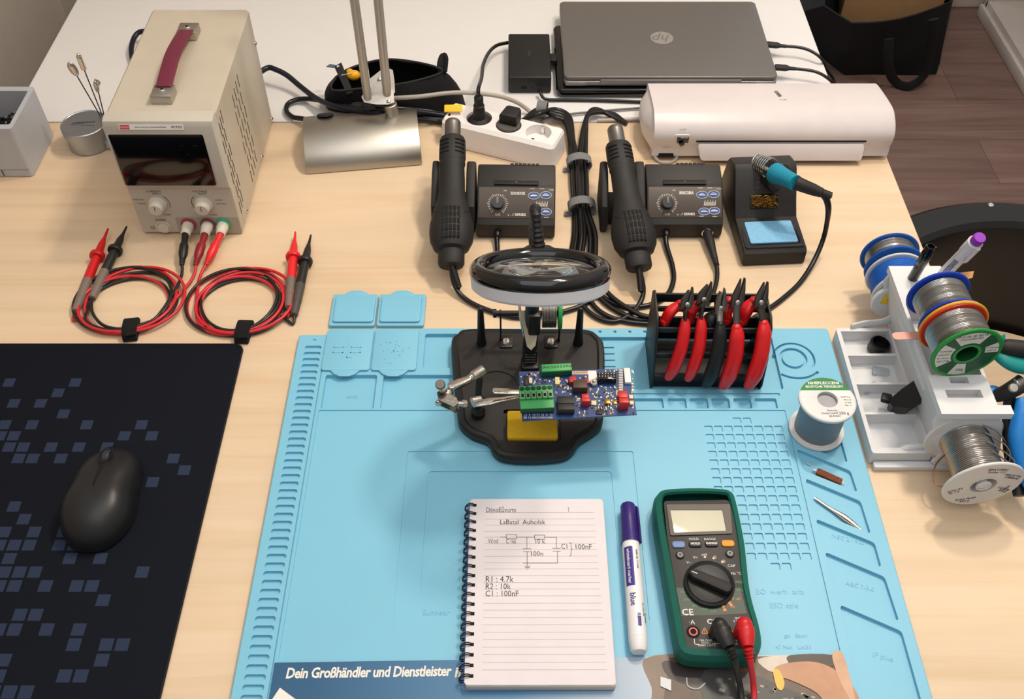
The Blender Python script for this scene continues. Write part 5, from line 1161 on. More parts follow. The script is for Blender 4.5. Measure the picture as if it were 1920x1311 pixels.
while cnt < 210:
    x = rr.uniform(976, 1188); yl = 697-6*(x-973)/207; yh = 789-12*(x-979)/215; y = rr.uniform(yl+2, yh-3)
    if any(a-1 < x < c+1 and bq-1 < y < d+1 for a, bq, c, d in taken): continue
    w_, h_ = rr.choice([(2.2, 3.4), (3.4, 2.2), (2, 2), (1.6, 4)]); tb(x-w_/2, y-h_/2, x+w_/2, y+h_/2, .0007, rr.choice([GOLD, CRM, PIN, IC, IC, CRM, WHT, mat('tan_capacitor', '#9c7350', .5)]), b); cnt += 1
o = b.build('chip_components', t, world=True); o['kind'] = 'stuff'
part('integrated_circuit', (982, 704, 990, 722, .0016, IC)); part('integrated_circuit', (1118, 768, 1133, 776, .0014, IC)); part('integrated_circuit', (1104, 752, 1112, 760, .0014, IC)); part('crystal', (992, 708, 998, 718, .003, CRM)); part('yellow_capacitor', (1041, 707, 1049, 720, .004, mat('cream_yellow', '#dcc98e', .5)))
part('inductor', (1109, 751, 1118, 759, .002, CRM)); part('brass_coil', (1135, 748, 1144, 756, .004, BRASSM)); part('gold_pad', (1149, 751, 1157, 757, .001, BRASSM)); part('yellow_capacitor', (1180, 740, 1187, 747, .003, CRM)); part('yellow_capacitor', (1181, 751, 1188, 758, .003, CRM))
b = B()
for i in range(7):
    q = P(985+8*i, 778, ZP+.0002); b.text(rr.choice(['13', '5', '71', '0']), .0038, PRT, T(*q)); q = P(985+8*i, 783.5, ZP+.0002); b.text(rr.choice(['GO', '12', '58', '8R']), .0038, PRT, T(*q))
b.line([(P(1127, 726, 0).x, 0), (P(1127, 726, 0).x, 0)], .0004, PRT)
a = P(1128, 727, ZP+.0002); c = P(1150, 742, ZP+.0002); b.line([(a.x, a.y), (c.x, a.y), (c.x, c.y)], .0005, mat('copper_trace', '#3b66a6', .4), T(0, 0, ZP+.0001)); a = P(1124, 731, 0)
for (x0_q, y0_q, x1_q, y1_q) in ((1120, 730, 1135, 730), (1120, 730, 1120, 762), (1124, 750, 1124, 762), (1130, 735, 1148, 735)):
    a, c = P(x0_q, y0_q, ZP), P(x1_q, y1_q, ZP); b.line([(a.x, a.y), (c.x, c.y)], .0005, MC['copper_trace'], T(0, 0, ZP+.0001))
b.build('board_print', brd, world=True)
# ================================================================= plier rack and pliers
RZ = MZ-.0055
f0, f1 = P(1218, 728, RZ), P(1426, 730, RZ); Mk = frame(f0, f1-f0); WK = (f1-f0).length
t = thing('plier_rack', 'black slotted rack standing on the blue mat and holding five pliers', 'tool rack', tuple((f0+f1)/2+Vector((0, .035, 0))))
RK = mat('rack_black_plastic', '#131316', .5, bump=.15, bs=800)
sp_ = [(0, 0), (-.004, .010), (.002, .055), (.018, .092), (.030, .100), (.072, .100), (.078, .092), (.078, 0)]
for x in (0, WK-.003): b = B(Mk); b.prism(sp_, x, x+.003, RK, .0008, M=XZ); b.build('side_panel', t, world=True)
for (y, z, dy, dz) in ((.004, .012, .006, .02), (.012, .048, .003, .008), (.022, .083, .003, .008), (.073, .086, .003, .014), (.050, .090, .003, .008), (.075, .03, .003, .04)):
    b = B(Mk); b.box((WK/2, y, z), (WK-.004, dy, dz), RK, .0008); b.build('cross_rail', t, world=True)
b = B(Mk); b.box((WK/2, .04, .003), (WK-.004, .072, .004), RK, .0008); b.build('floor_plate', t, world=True)
JAW = mat('dark_steel_jaw', '#5f5a57', .34, .9, var=.1); JAWS = mat('bright_steel_jaw', '#8d8882', .3, 1)
REDH = mat('red_dipped_grip', '#d3161b', .3, coat=.25); BLKH = mat('black_dipped_grip', '#141719', .4)
def plier(lab, ftop, fbot, rtop, rbot, piv, tip_, hm, jm, wdt, kind):
    pv = P(*piv); t = thing('pliers', lab, 'pliers', tuple(pv))
    ft, fb = P(*ftop), P(*fbot); mid = (ft+fb)/2+Vector((.004, -.004, .004))
    b = B(); b.tube([ft+Vector((0, .001, .001)), ft.lerp(mid, .3)+Vector((.001, -.001, 0)), mid, mid.lerp(fb, .6)+Vector((.0005, -.002, 0)), fb], [wdt*.55, wdt*.95, wdt, wdt*1.02, wdt*.72], hm, 16, flat=(.8, 1), smooth=6)
    b.ball(ft, (wdt*.6, wdt*.6, wdt*.5), hm, seg=12); b.ball(fb, (wdt*.74, wdt*.6, wdt*.7), hm, seg=14); b.build('grip', t, world=True)
    rt, rb_ = P(*rtop), P(*rbot)
    b = B(); b.tube([rt, (rt+rb_)/2+Vector((-.003, 0, .002)), rb_], [wdt*.7, wdt, wdt*.8], hm, 14, flat=(.8, 1)); b.ball(rt, wdt*.72, hm, seg=12); b.ball(rb_, wdt*.8, hm, seg=12); b.build('grip', t, world=True)
    # steel: shank of each handle, pivot head and jaws
    tp_ = P(*tip_); ax_ = (tp_-pv).normalized(); M = axis(pv, tp_); L_ = (tp_-pv).length
    b = B(); b.tube([ft+(pv-ft)*-.05, ft.lerp(pv, .6), pv+ax_*.002], [.0042, .0045, .0055], jm, 10, flat=(.6, 1)); b.build('shank', t, world=True)
    b = B(); b.tube([rt+(rt-pv)*.1, rt.lerp(pv, .5), pv+ax_*.002], [.0042, .0045, .0055], jm, 10, flat=(.6, 1)); b.build('shank', t, world=True)
    Mh = frame(pv, ax_, (.15, -.75, .65))
    jl = [(-.010, .001), (-.002, -.0068), (.006, -.0072), (L_*.55, -.0048), (L_, -.0006), (L_, .0002), (L_*.5, .0002), (0, 0)]
    b = B(); b.prism(jl, -.0035, .0035, jm, .0008, M=Mh); b.build('jaw', t, world=True)
    jr = [(-.008, .006), (.006, .0074), (L_*.5, .0052), (L_*(.82 if kind != 2 else .95), .0016 if kind else .003), (L_*.8, .0006), (0, .0004)]
    b = B(); b.prism(jr, -.003, .003, jm, .0008, M=Mh @ R('Z', 5)); b.build('jaw', t, world=True)
    b = B(); b.lathe([(0, .0048), (.002, .0046), (.0028, .0040), (.0030, .003)], SATIN, 16, Mh @ T(.001, 0, 0)); b.build('pivot', t, world=True)
plier('red-handled side cutter, leftmost of five in the black rack', (1284, 601, .098), (1254, 707, .030), (1276, 570, .100), (1246, 604, .080), (1287, 572, .118), (1298, 538, .135), REDH, JAW, .0078, 1)
plier('red-handled side cutter, second from left in the rack, thin dark jaws', (1314, 598, .098), (1291, 709, .030), (1308, 571, .100), (1294, 600, .080), (1318, 562, .122), (1334, 528, .140), REDH, JAW, .0076, 1)
plier('black-handled cutter with bright jaws, in the middle of the rack', (1350, 608, .098), (1325, 720, .028), (1340, 590, .100), (1330, 612, .085), (1350, 578, .110), (1358, 540, .132), BLKH, JAWS, .0088, 0)
plier('large red pliers with broad dark plate jaws, fourth from left in the rack', (1381, 614, .098), (1358, 722, .026), (1367, 566, .105), (1360, 600, .085), (1381, 568, .118), (1396, 521, .142), REDH, JAW, .0098, 2)
plier('red stripping pliers with notched jaws, rightmost in the rack', (1432, 606, .098), (1405, 722, .028), (1414, 566, .102), (1391, 602, .080), (1425, 568, .118), (1439, 528, .138), REDH, JAW, .0096, 2)
# ================================================================= flyer
Zf = MZ+.0004
def fp(u, v): p = P(u, v, Zf); return (p.x, p.y)
t = thing('flyer', 'printed blue flyer with German headline lying on the front of the mat', 'flyer', tuple(P(1000, 1290, Zf)))
FB_ = bpy.data.materials.new('flyer_blue_print'); FB_.use_nodes = True; nt = FB_.node_tree; bb_ = nt.nodes['Principled BSDF']; bb_.inputs['Roughness'].default_value = .38
tc = nt.nodes.new('ShaderNodeTexCoord'); sx_ = nt.nodes.new('ShaderNodeSeparateXYZ'); nt.links.new(tc.outputs['Object'], sx_.inputs[0]); cr = nt.nodes.new('ShaderNodeValToRGB')
mr = nt.nodes.new('ShaderNodeMapRange'); mr.inputs[1].default_value = -.26; mr.inputs[2].default_value = .14; nt.links.new(sx_.outputs[0], mr.inputs[0]); nt.links.new(mr.outputs[0], cr.inputs[0]); nt.links.new(cr.outputs[0], bb_.inputs['Base Color'])
e = cr.color_ramp.elements; e[0].color = (*hx('#22557d'), 1); e[0].position = .1; e[1].color = (*hx('#a6b4c4'), 1); e[1].position = .95; k = e.new(.6); k.color = (*hx('#4a7da4'), 1)
fa, fb2 = P(515, 1243, Zf), P(1580, 1227, Zf)
fpl = [(fa.x, fa.y), (fb2.x, fb2.y), (fb2.x+.001, MY0+.02), (fa.x, MY0+.02)]
b = B(); b.prism(fpl, Zf, Zf+.0003, FB_); b.text('Dein Großhändler und Dienstleister', .0150, PRT, T(*fp(536, 1264), Zf+.0004) @ R('Z', .9), al='LEFT', bold=.028, sp=.95, ext=.0001, shear=.12, fit=fp(846, 1264)[0]-fp(536, 1264)[0]); b.text('in', .0150, PRT, T(*fp(852, 1262), Zf+.0004), al='LEFT', bold=.028, shear=.12)
b.sheet([fp(525, 1290), fp(556, 1313), fp(540, 1335), fp(505, 1320)], Zf+.0005, PRT)
def fs_(pts, col, z, rough=.42): b.sheet(smoothpoly([fp(*p) for p in pts], 4), Zf+z, mat('flyer_ink_'+col, '#'+col, rough, var=.12, vs=60))
fs_([(1208, 1236), (1300, 1236), (1330, 1330), (1230, 1330), (1222, 1290)], '7d6a5c', .0005)
b.sheet([fp(1255, 1234), fp(1580, 1229), fp(1602, 1311), fp(1608, 1340), fp(1240, 1340)], Zf+.0006, mat('flyer_ink_5a4638', '#5a4638', .42, var=.35, vs=50))
fs_([(1245, 1240), (1300, 1250), (1380, 1262), (1370, 1285), (1290, 1285), (1250, 1265)], '2b2220', .0008)
fs_([(1320, 1258), (1400, 1262), (1470, 1290), (1540, 1320), (1440, 1335), (1330, 1330)], '393837', .0009)
fs_([(1420, 1238), (1470, 1230), (1480, 1240), (1450, 1262)], 'c9bdae', .0010)
fs_([(1480, 1230), (1560, 1229), (1570, 1250), (1490, 1248)], '3a2c24', .0011)
rr = random.Random(9)
for i in range(26): x = rr.uniform(1325, 1530); y = 1262+(x-1325)*.2+rr.uniform(2, 40); a_ = rr.uniform(3, 11); b.sheet([fp(x, y), fp(x+a_, y+a_*.35), fp(x+a_*.7, y+a_*.9), fp(x-a_*.3, y+a_*.5)], Zf+.0012, mat('flyer_ink_%d' % (i % 3), ('#8d8a80', '#a49a84', '#1d1e20')[i % 3], .42))
fs_([(1452, 1254), (1480, 1244), (1530, 1243), (1572, 1262), (1606, 1300), (1610, 1340), (1560, 1335), (1530, 1300), (1480, 1276), (1460, 1270)], 'b5825f', .0014)
fs_([(1560, 1229), (1580, 1228), (1604, 1320), (1585, 1300), (1568, 1262)], 'c59a7c', .0015)
fs_([(1449, 1260), (1460, 1258), (1470, 1280), (1466, 1295), (1456, 1290)], 'e3b13a', .0016)
b.sheet([fp(1238, 1270), fp(1258, 1276), fp(1258, 1297), fp(1238, 1288)], Zf+.0016, mat('flyer_ink_c3c8cc', '#c3c8cc', .2))
b.tube([Vector((*fp(1287, 1272), Zf+.0012)), Vector((*fp(1290, 1288), Zf+.0012)), Vector((*fp(1308, 1293), Zf+.0012)), Vector((*fp(1322, 1282), Zf+.0012))], .0007, MC['flyer_ink_c3c8cc'], 6)
b.build('sheet', t, world=True)
# ================================================================= notebook
NZ0 = MZ+.0012; NZ = NZ0+.011
na, nb_, nc, nd = P(882, 936, NZ), P(1128, 936, NZ), P(1157, 1283, NZ), P(870, 1286, NZ)
t = thing('spiral_notebook', 'open spiral notebook with a hand-drawn circuit on lined white paper', 'notebook', tuple((na+nb_+nc+nd)/4))
PAPER = mat('white_paper', '#dcd5d9', .7, bump=.05, bs=300); PEDG = mat('page_edges', '#cfc8bd', .8, stretch=(1, 1, 60), var=.12, vs=80)
COV = mat('blue_cover', '#5c7fb4', .35)
nl = (na.x+nd.x)/2; nr = (nb_.x+nc.x)/2; nt_ = (na.y+nb_.y)/2; nbm = (nc.y+nd.y)/2
ncx, ncy, nw, nh = (nl+nr)/2, (nt_+nbm)/2, nr-nl, nt_-nbm
b = B(); b.prism(rrect(ncx-.0015, ncy-.0006, nw+.004, nh+.0016, .004), NZ0-.0006, NZ0+.0004, COV); b.build('back_cover', t, world=True)
b = B(); b.prism(rrect(ncx+.0006, ncy-.0008, nw, nh, .0035), NZ0+.0006, NZ-.0012, PEDG, .0003)
b.build('page_block', t, world=True)
b = B(); b.prism(rrect(ncx, ncy, nw, nh, .0035), NZ-.0011, NZ, PAPER)
RUL = mat('grey_ruling', '#9a9699', .7); PENI = mat('pen_ink', '#2a2a30', .6)
zq = 3.19
def np_(x, y): p = P(840+x/zq, 900+y/zq, NZ); return (p.x, p.y)
for i, y in enumerate((196, 234, 271, 308, 343, 381, 418, 457, 495, 533, 573, 615, 653, 695, 738, 780, 825, 867, 912, 955, 1000, 1045, 1092, 1137)):
    xr = 872+(y-196)*.082; b.line([np_(222-(y-196)*.018, y), np_(xr, y-1)], .00032, RUL if i not in (0, 23) else mat('dark_ruling', '#6a6668', .7), T(0, 0, NZ), h=.00008)
def wr(st, x, y, s, wpx, al='CENTER'): b.text(st, s, PENI, T(*np_(x, y-3), NZ+.00012), al=al, bold=-.002, ext=.00003, fit=np_(x+wpx, y)[0]-np_(x, y)[0])
wr('DénoEůvurte', 318, 184, .0088, 178); wr('LaBatal  Auhcılsk', 445, 257, .0088, 270); wr('Vċnd', 270, 370, .0080, 60); wr('C 1kk', 377, 372, .0080, 60); wr('10 k.', 552, 373, .0080, 62); wr('100n', 530, 446, .0086, 72); wr('C1', 698, 403, .0090, 36); wr('100nF', 808, 405, .0090, 96)
wr('R1 : 4.7k', 222, 599, .0098, 166, 'LEFT'); wr('R2 : 10k', 222, 642, .0098, 150, 'LEFT'); wr('C1 : 100nF', 222, 685, .0098, 198, 'LEFT')
for pl in ([(315, 342), (350, 342)], [(348, 328), (410, 328), (410, 353), (348, 353), (348, 328)], [(410, 342), (518, 343)], [(518, 331), (578, 331), (578, 355), (518, 355), (518, 331)], [(578, 343), (649, 344), (648, 409)],
           [(625, 409), (673, 410)], [(628, 426), (673, 427)], [(655, 427), (655, 498), (450, 498)], [(472, 343), (472, 412)], [(448, 412), (496, 412)], [(450, 430), (494, 430)], [(473, 430), (473, 516)], [(456, 517), (492, 517)], [(463, 525), (487, 525)], [(468, 533), (481, 533)], [(728, 375), (736, 380), (737, 410), (743, 415), (737, 420), (735, 450), (728, 456)], [(720, 165), (722, 190)]):
    b.line([np_(*p) for p in pl], .0005, PENI, T(0, 0, NZ), h=.00012)
b.build('top_page', t, world=True)
WIRE = mat('black_coil_wire', '#15161c', .3, .3)
for y in (152, 202, 252, 303, 355, 408, 463, 517, 573, 629, 685, 744, 801, 861, 922, 985, 1047, 1110, 1174):
    hx_, hy_ = np_(158-(y-152)*.02, y); cxr = (hx_+nl)/2-.0022; b = B(); rx = hx_-cxr+.0012
    for dy in (-.0010, .0010):
        b.tube([(cxr+rx*math.cos(a), hy_+dy-.0012*math.sin(a/2)*0-(.0018 if math.cos(a) < 0 else 0)*abs(math.cos(a)), NZ0+.0065+.0072*math.sin(a)) for a in [2*PI*i/18 for i in range(18)]], .00062, WIRE, 6, closed=True, smooth=1)
    b.box((hx_+.0006, hy_, NZ+.0001), (.0034, .0036, .0002), HOLE); b.build('binding_ring', t, world=True)
# ================================================================= marker pen on the mat
m0, m1 = P(1177, 946, .017), P(1198, 1224, .017); MM = axis(m0, m1); LM = (m1-m0).length; kk = LM
t = thing('marker_pen', 'white marker with dark purple cap lying between notebook and multimeter', 'marker', tuple((m0+m1)/2))
PUR = mat('purple_cap', '#33206f', .35); PWH = mat('marker_white', '#e4e3e6', .35)
RM = .0096
b = B(MM); b.lathe([(0, 0), (.0072, .0006), (.0084, .003), (.0088, .02), (.0089, .036), (.0094, .040), (RM+.0002, .046), (RM+.0006, .050), (RM+.0006, kk*.285), (0, kk*.285)], PUR, 36); cp_ = b.build('cap', t, world=True)
b = B(); vx = MM.to_3x3() @ Vector((0, 0, 1)); side = Vector((1, 0, 0)); c0 = m0+vx*.008+side*.0098; c1 = m0+vx*.048+side*.0104
b.tube([m0+vx*.006+side*.008, c0, c1], [.002, .0026, .0024], PUR, 10, flat=(1.4, .7)); b.build('pocket_clip', cp_, world=True)
b = B(MM); b.lathe([(0, kk*.28), (.0092, kk*.28), (RM-.0002, kk*.295), (RM, kk*.33), (RM, kk*.915), (RM-.0003, kk*.917), (.0002+RM, kk*.92), (RM-.001, kk*.985), (RM-.0025, kk*.998), (.0, kk)], PWH, 36); b.build('barrel', t, world=True)
up = Vector((0, -math.cos(TH+.2)*0, 1)); Mlab = frame(m0, vx, (0, 0, 1))
b = B(); rl = RM+.00015
def patch(a0, a1, h0, h1, m, r=rl):
    n = 8; vs = []
    for i in range(n+1):
        a = math.radians(a0+(a1-a0)*i/n)
        for h in (h0, h1): vs.append(Mlab @ Vector((h, r*math.sin(a), r*math.cos(a))))
    b.add(vs, [[2*i, 2*i+1, 2*i+3, 2*i+2] for i in range(n)], m)
LABP = mat('purple_label', '#3b2f86', .4)
patch(-58, 2, kk*.335, kk*.60, LABP); 
def mtxt(st, h, a, s, m, fl=0):
    ang_ = math.radians(a); r = RM+.0003; Mx = Mlab @ T(h, r*math.sin(ang_), r*math.cos(ang_)) @ R('X', -a) @ R('Z', fl); b.text(st, s, m, Mx, bold=.01)
mtxt('whiteboard marker', kk*.468, -28, .0052, WHT); mtxt('bullet tip 1-3 mm', kk*.42, 28, .0032, INK); mtxt('blue', kk*.69, -18, .0085, LABP); mtxt('REFILL', kk*.82, 10, .0052, LABP); patch(2, 22, kk*.80, kk*.86, LABP); mtxt('dry wipe ink', kk*.75, 45, .003, INK); mtxt('3 mm', kk*.8, 60, .005, INK)
b.build('printed_label', t, world=True)
# ================================================================= multimeter
z5 = 3.19
def mmp(x, y, z): return P(1200+x/z5, 900+y/z5, z)
pm = [(74, 170), (80, 270), (100, 400), (125, 540), (150, 690), (178, 850), (200, 980), (222, 1055), (285, 1095), (450, 1105), (620, 1100), (690, 1070), (718, 1000), (706, 900), (672, 780), (645, 650), (622, 430), (600, 300), (572, 170), (545, 112), (480, 88), (300, 82), (140, 92), (92, 118)]
po2 = smoothpoly([(mmp(x, y, .022).x, mmp(x, y, .022).y) for x, y in pm], 4)
MMB = MZ+.0014
t = thing('multimeter', 'green-cased digital multimeter with black and red plugs, standing out on the mat', 'multimeter', tuple(mmp(400, 600, MMB)))
MGR = mat('teal_green_holster', '#0d5e50', .5, bump=.15, bs=900)
b = B(); i1 = inset(po2, .0025); i2 = inset(po2, .008); n = len(po2)
lv = [(inset(po2, .003), MMB), (po2, MMB+.005), (po2, .028), (i1, .0365), (i2, .0395), (inset(po2, .0095), .0365)]
for (pa, za), (pb2, zb2) in zip(lv[:-1], lv[1:]): b.add([(p[0], p[1], za) for p in pa]+[(p[0], p[1], zb2) for p in pb2], [[i, (i+1) % n, n+(i+1) % n, n+i] for i in range(n)], MGR)
b.sheet(lv[0][0], MMB, MGR); b.build('holster', t, world=True)
FZm = .0375
MFACE = mat('graphite_face', '#34302e', .45, bump=.3, bs=1500); MGRN = mat('dark_green_print_field', '#2a3a30', .45)
fc = [(140, 125), (530, 118), (560, 210), (605, 480), (640, 700), (688, 960), (700, 1050), (560, 1045), (285, 1030), (262, 940), (205, 600), (160, 330)]
fcw = rpoly([(mmp(x, y, FZm).x, mmp(x, y, FZm).y) for x, y in fc], .004)
b = B(); b.prism(fcw, .030, FZm, MFACE, .0006); 
gpl = [(216, 645), (600, 645), (640, 800), (250, 815)]
b.sheet([tuple(mmp(x, y, FZm+.0003).xy) for x, y in gpl], FZm+.00015, MGRN)
def mx_(st, x, y, s, m, rot=0, bold=0): p = mmp(x, y, FZm+.0003); b.text(st, s*.78, m, T(*p) @ R('Z', rot), bold=bold)
ORG = mat('orange_print', '#d98a3a', .5); GPR = mat('green_print', '#4f9c66', .5)
for st, x, y in (('V~', 292, 495), ('V=', 332, 465), ('mV', 385, 448), ('Ω', 448, 464), ('•))', 498, 486), ('CAP', 547, 515), ('Hz °C', 575, 560)): mx_(st, x, y, .0055, PRT)
for st, x, y in (('200Ω', 588, 612), ('2kΩ', 595, 662), ('20k', 255, 672), ('200k', 280, 718), ('2M', 325, 755), ('20M', 383, 775), ('hFE', 442, 787)): mx_(st, x, y, .0050, GPR)
for st, x, y in (('V uA', 575, 712), ('mA', 530, 737), ('20', 555, 760), ('A', 503, 775)): mx_(st, x, y, .0055, ORG)
for x, y in ((535, 735), (498, 757), (545, 750), (508, 778)): p = mmp(x, y, FZm+.0003); b.box((p.x, p.y, p.z), (.0028, .0028, .0003), ORG)
for x, y in ((388, 462), (440, 470), (492, 492)): p = mmp(x, y, FZm); b.add([(p.x+.0014*math.cos(a), p.y+.0014*math.sin(a), FZm+.0003) for a in [2*PI*i/10 for i in range(10)]], [list(range(10))], mat('peach_dot', '#dcb48c', .5))
mx_('CE', 285, 793, .0125, PRT, bold=.01); mx_('·A', 310, 853, .0085, PRT); mx_('COM', 452, 849, .0095, PRT, bold=.02); mx_('INPUT', 600, 829, .0050, PRT); mx_('V Ω Hz °C', 605, 847, .0046, PRT); mx_('10A MAX', 392, 960, .0040, PRT); mx_('FUSED', 395, 975, .0040, PRT); mx_('1000V CAT II', 398, 991, .0040, PRT); mx_('CAT III', 556, 943, .0042, PRT); mx_('600 V', 560, 963, .0042, PRT); mx_('MAX', 565, 981, .0042, PRT)
mx_('HOLD', 322, 354, .0048, PRT); mx_('RANGE', 418, 355, .0048, PRT); mx_('EI NINICO1 SCH CADOOR', 405, 157, .0050, PRT, bold=.01)
l_ = [mmp(x, y, FZm) for x, y in ((325, 952), (327, 984), (355, 985))]; b.line([(p.x, p.y) for p in l_], .0006, PRT, T(0, 0, FZm+.0001)); l_ = [mmp(x, y, FZm) for x, y in ((435, 982), (475, 980))]; b.line([(p.x, p.y) for p in l_], .0006, PRT, T(0, 0, FZm+.0001))
for (x, y) in ((388, 905), (538, 900)):
    tri = [mmp(x-20, y+15, FZm), mmp(x+18, y+15, FZm), mmp(x-2, y-22, FZm)]; b.line([(p.x, p.y) for p in tri+tri[:1]], .0007, ORG, T(0, 0, FZm+.0001)); mx_('!', x-1, y+2, .006, ORG, bold=.03)
b.build('face_panel', t, world=True)
b = B(); bz_ = rpoly([tuple(mmp(x, y, .0385).xy) for x, y in ((158, 148), (538, 146), (552, 322), (182, 334))], .002)
lcd = rpoly([tuple(mmp(x, y, .0385).xy) for x, y in ((180, 180), (492, 180), (516, 306), (205, 316))], .001)
b.terrace(bz_, .0390, [(lcd, .0382, None)], mat('grey_bezel_gloss', '#4f4740', .45)); b.skirt(bz_, .037, .0390, MFACE)
fr = b.build('display_bezel', t, world=True)
b = B(); b.sheet(lcd, .0383, mat('lcd_cream', '#a3a085', .3, coat=.2)); b.build('lcd_screen', fr, world=True)
for (x, y, w_, h_, col, st) in ((230, 390, 72, 38, '#6d87b4', ''), (330, 387, 72, 36, '#1b1a1a', 'HOLD'), (427, 385, 72, 36, '#1b1a1a', 'RANGE'), (525, 383, 70, 38, '#e2921f', '')):
    a, c = mmp(x-w_/2, y+h_/2, FZm), mmp(x+w_/2, y-h_/2, FZm); b = B(); b.prism(rrect((a.x+c.x)/2, (a.y+c.y)/2, c.x-a.x, c.y-a.y, .0028), FZm-.001, FZm+.002, mat('button_'+col, col, .5), .0008)
    if st: b.text(st, .0036, PRT, T((a.x+c.x)/2, (a.y+c.y)/2, FZm+.0021), bold=.03)
    b.build('push_button', t, world=True)
for (x, y) in ((239, 452), (537, 444)):
    p = mmp(x, y, FZm); b = B(); b.lathe([(.0046, -.001), (.0046, .0010), (.0038, .0018), (0, .0019)], BLK, 24, T(*p)); b.tube([p+Vector((.0022*math.cos(a), .0022*math.sin(a), .0019)) for a in [2*PI*i/12 for i in range(12)]], .0003, PRT, 5, closed=True, smooth=1); b.build('round_button', t, world=True)
kc = mmp(416, 616, FZm+.004)
b = B(); b.lathe([(.0258, -.0042), (.0258, -.0008), (.0245, .0004), (.0238, .0006), (.0215, -.001), (.021, -.0012), (0, -.0012)], BLK, 56, T(*kc)); dk = b.build('rotary_dial', t, world=True)
pa, pb3 = mmp(296, 563, FZm+.006), mmp(545, 668, FZm+.006); Mq = frame(kc+Vector((0, 0, -.0012)), pb3-pa); Lq = (pb3-pa).length/2
b = B(Mq); b.prism([(-Lq, -.002), (-Lq+.006, -.0052), (Lq-.003, -.0062), (Lq, -.003), (Lq, .003), (Lq-.003, .0062), (-Lq+.006, .0052), (-Lq, .002)], 0, .0085, BLKM, .0018); b.box((-Lq+.005, 0, .0088), (.006, .0008, .0004), PRT); b.build('pointer_bar', dk, world=True)
p = mmp(318, 910, FZm); b = B(); b.lathe([(.0066, .0002), (.0066, .0006), (.0040, .0008), (.0040, .0003), (0, .0003)], HOLE, 28, T(*p)); b.lathe([(.0044, .0003), (.0044, .001), (.003, .001), (.003, .0003)], REDP, 24, T(*p)); b.build('input_jack', t, world=True)
for lab, col, pts, dxx in (('black meter lead, its angled plug in the middle jack of the multimeter', BLKP, [(477, 872), (535, 1000), (566, 1085), (600, 1240), (616, 1420)], 0), ('red meter lead, its angled plug in the right jack of the multimeter', REDP, [(625, 866), (645, 1000), (660, 1090), (680, 1240), (682, 1420)], 0)):
    q = thing('meter_lead', lab, 'test lead', tuple(mmp(*pts[0], FZm)))
    h0 = mmp(*pts[0], .055); h1 = mmp(*pts[1], .054); h2 = mmp(*pts[2], .046)
    b = B(); b.tube([h0+Vector((-.001, .001, 0)), h0.lerp(h1, .25), h0.lerp(h1, .6), h1], [.0070, .0092, .0082, .0055], col, 20, flat=(.9, 1)); b.ball(h0, (.0080, .0080, .0070), col); b.cyl(Vector((h0.x-.002, h0.y-.001, FZm)), Vector((h0.x-.001, h0.y-.001, .054)), .0068, col); b.build('angled_plug', q, world=True)
    b = B(); rad = []; path = []
    for i in range(17): path.append(h1.lerp(h2, i/16)); rad.append((.0052 if (i//2) % 2 else .0038)-.0001*i)
    b.tube(path, rad, col, 14, smooth=1); b.build('strain_relief', q, world=True)
    b = B(); b.tube([h2.lerp(h1, .1), h2, mmp(*pts[3], .020), mmp(*pts[4], .012)], .0030, CB if col is BLKP else CR, 12); b.build('cable', q, world=True)
# ================================================================= solder reel standing on the mat
cb_ = P(1530, 806, MZ); M0 = T(cb_.x, cb_.y, MZ+.0003)
t = thing('solder_spool', 'white spool of solder with a green-topped label, standing on the mat', 'solder spool', tuple(cb_))
RW = mat('reel_white', '#d9d8d6', .4); RS = .0318
b = B(M0); b.lathe([(0, 0), (RS, 0), (RS+.0006, .001), (RS+.0006, .0026), (RS, .0036), (.01, .0036)], RW, 56); b.build('bottom_flange', t, world=True)
b = B(M0); b.lathe([(0, .0036), (.0262, .0036), (.0262, .012), (.0258, .0122), (.0262, .0125), (.0262, .0445), (.0256, .0448), (.0262, .0451), (.0262, .053), (0, .053)], mat('fine_solder_wire', '#85868c', .42, .75, bump=.35, bs=60, stretch=(1, 1, 40)), 56); b.build('wire', t, world=True)
b = B(M0); zt2 = .053; b.lathe([(.0115, zt2-.02), (.0115, zt2+.0044), (.0125, zt2+.005), (RS-.001, zt2+.005), (RS+.0006, zt2+.004), (RS+.0006, zt2+.001), (RS, zt2), (.0118, zt2), (.0118, zt2-.02)], RW, 56)
lz = zt2+.00515; nn2 = 40
b.add([(r*math.cos(a), r*math.sin(a), lz) for a in [math.radians(28+124*i/nn2) for i in range(nn2+1)] for r in (.0315,)]+[(.0315*math.cos(math.radians(28)), .0148, lz)], [list(range(nn2+2))], mat('label_green', '#1f7c3c', .45)) if False else None
seg = [(.0318*math.cos(a), .0318*math.sin(a)) for a in [math.radians(24+132*i/30) for i in range(31)]]
low_ = [(.0128*math.cos(a), .0128*math.sin(a)) for a in [math.radians(100-20*i/6) for i in range(7)]]
b.sheet(seg, lz, mat('label_green', '#1f7c3c', .45)); b.sheet(circ(0, 0, .0318, 40), lz-.0001, mat('label_white', '#dedcd6', .5)) if False else None
b.text('NHEPLECCENI', .0056, WHT, T(0, .0235, lz+.0001), bold=.03); b.text('EIOSTCHR TERSGEORT', .0046, WHT, T(0, .0182, lz+.0001), bold=.02, sp=.9)
for k, (st, x, y, s_) in enumerate((('Eumoles', .002, -.0165, .0034), ('Durata S-Sn99', -.002, -.0205, .0032), ('250 g', .014, -.0205, .0052), ('SJUNGKI', .003, -.0245, .0034), ('Sn99 Cu1', .0215, .003, .0028), ('Flux 2,2', .0225, -.001, .0028), ('1.0 mm', .0220, -.005, .0028), ('Rev. 4', .0215, -.009, .0028))): b.text(st, s_, INK, T(x, y, lz+.0001))
b.build('top_flange', t, world=True)
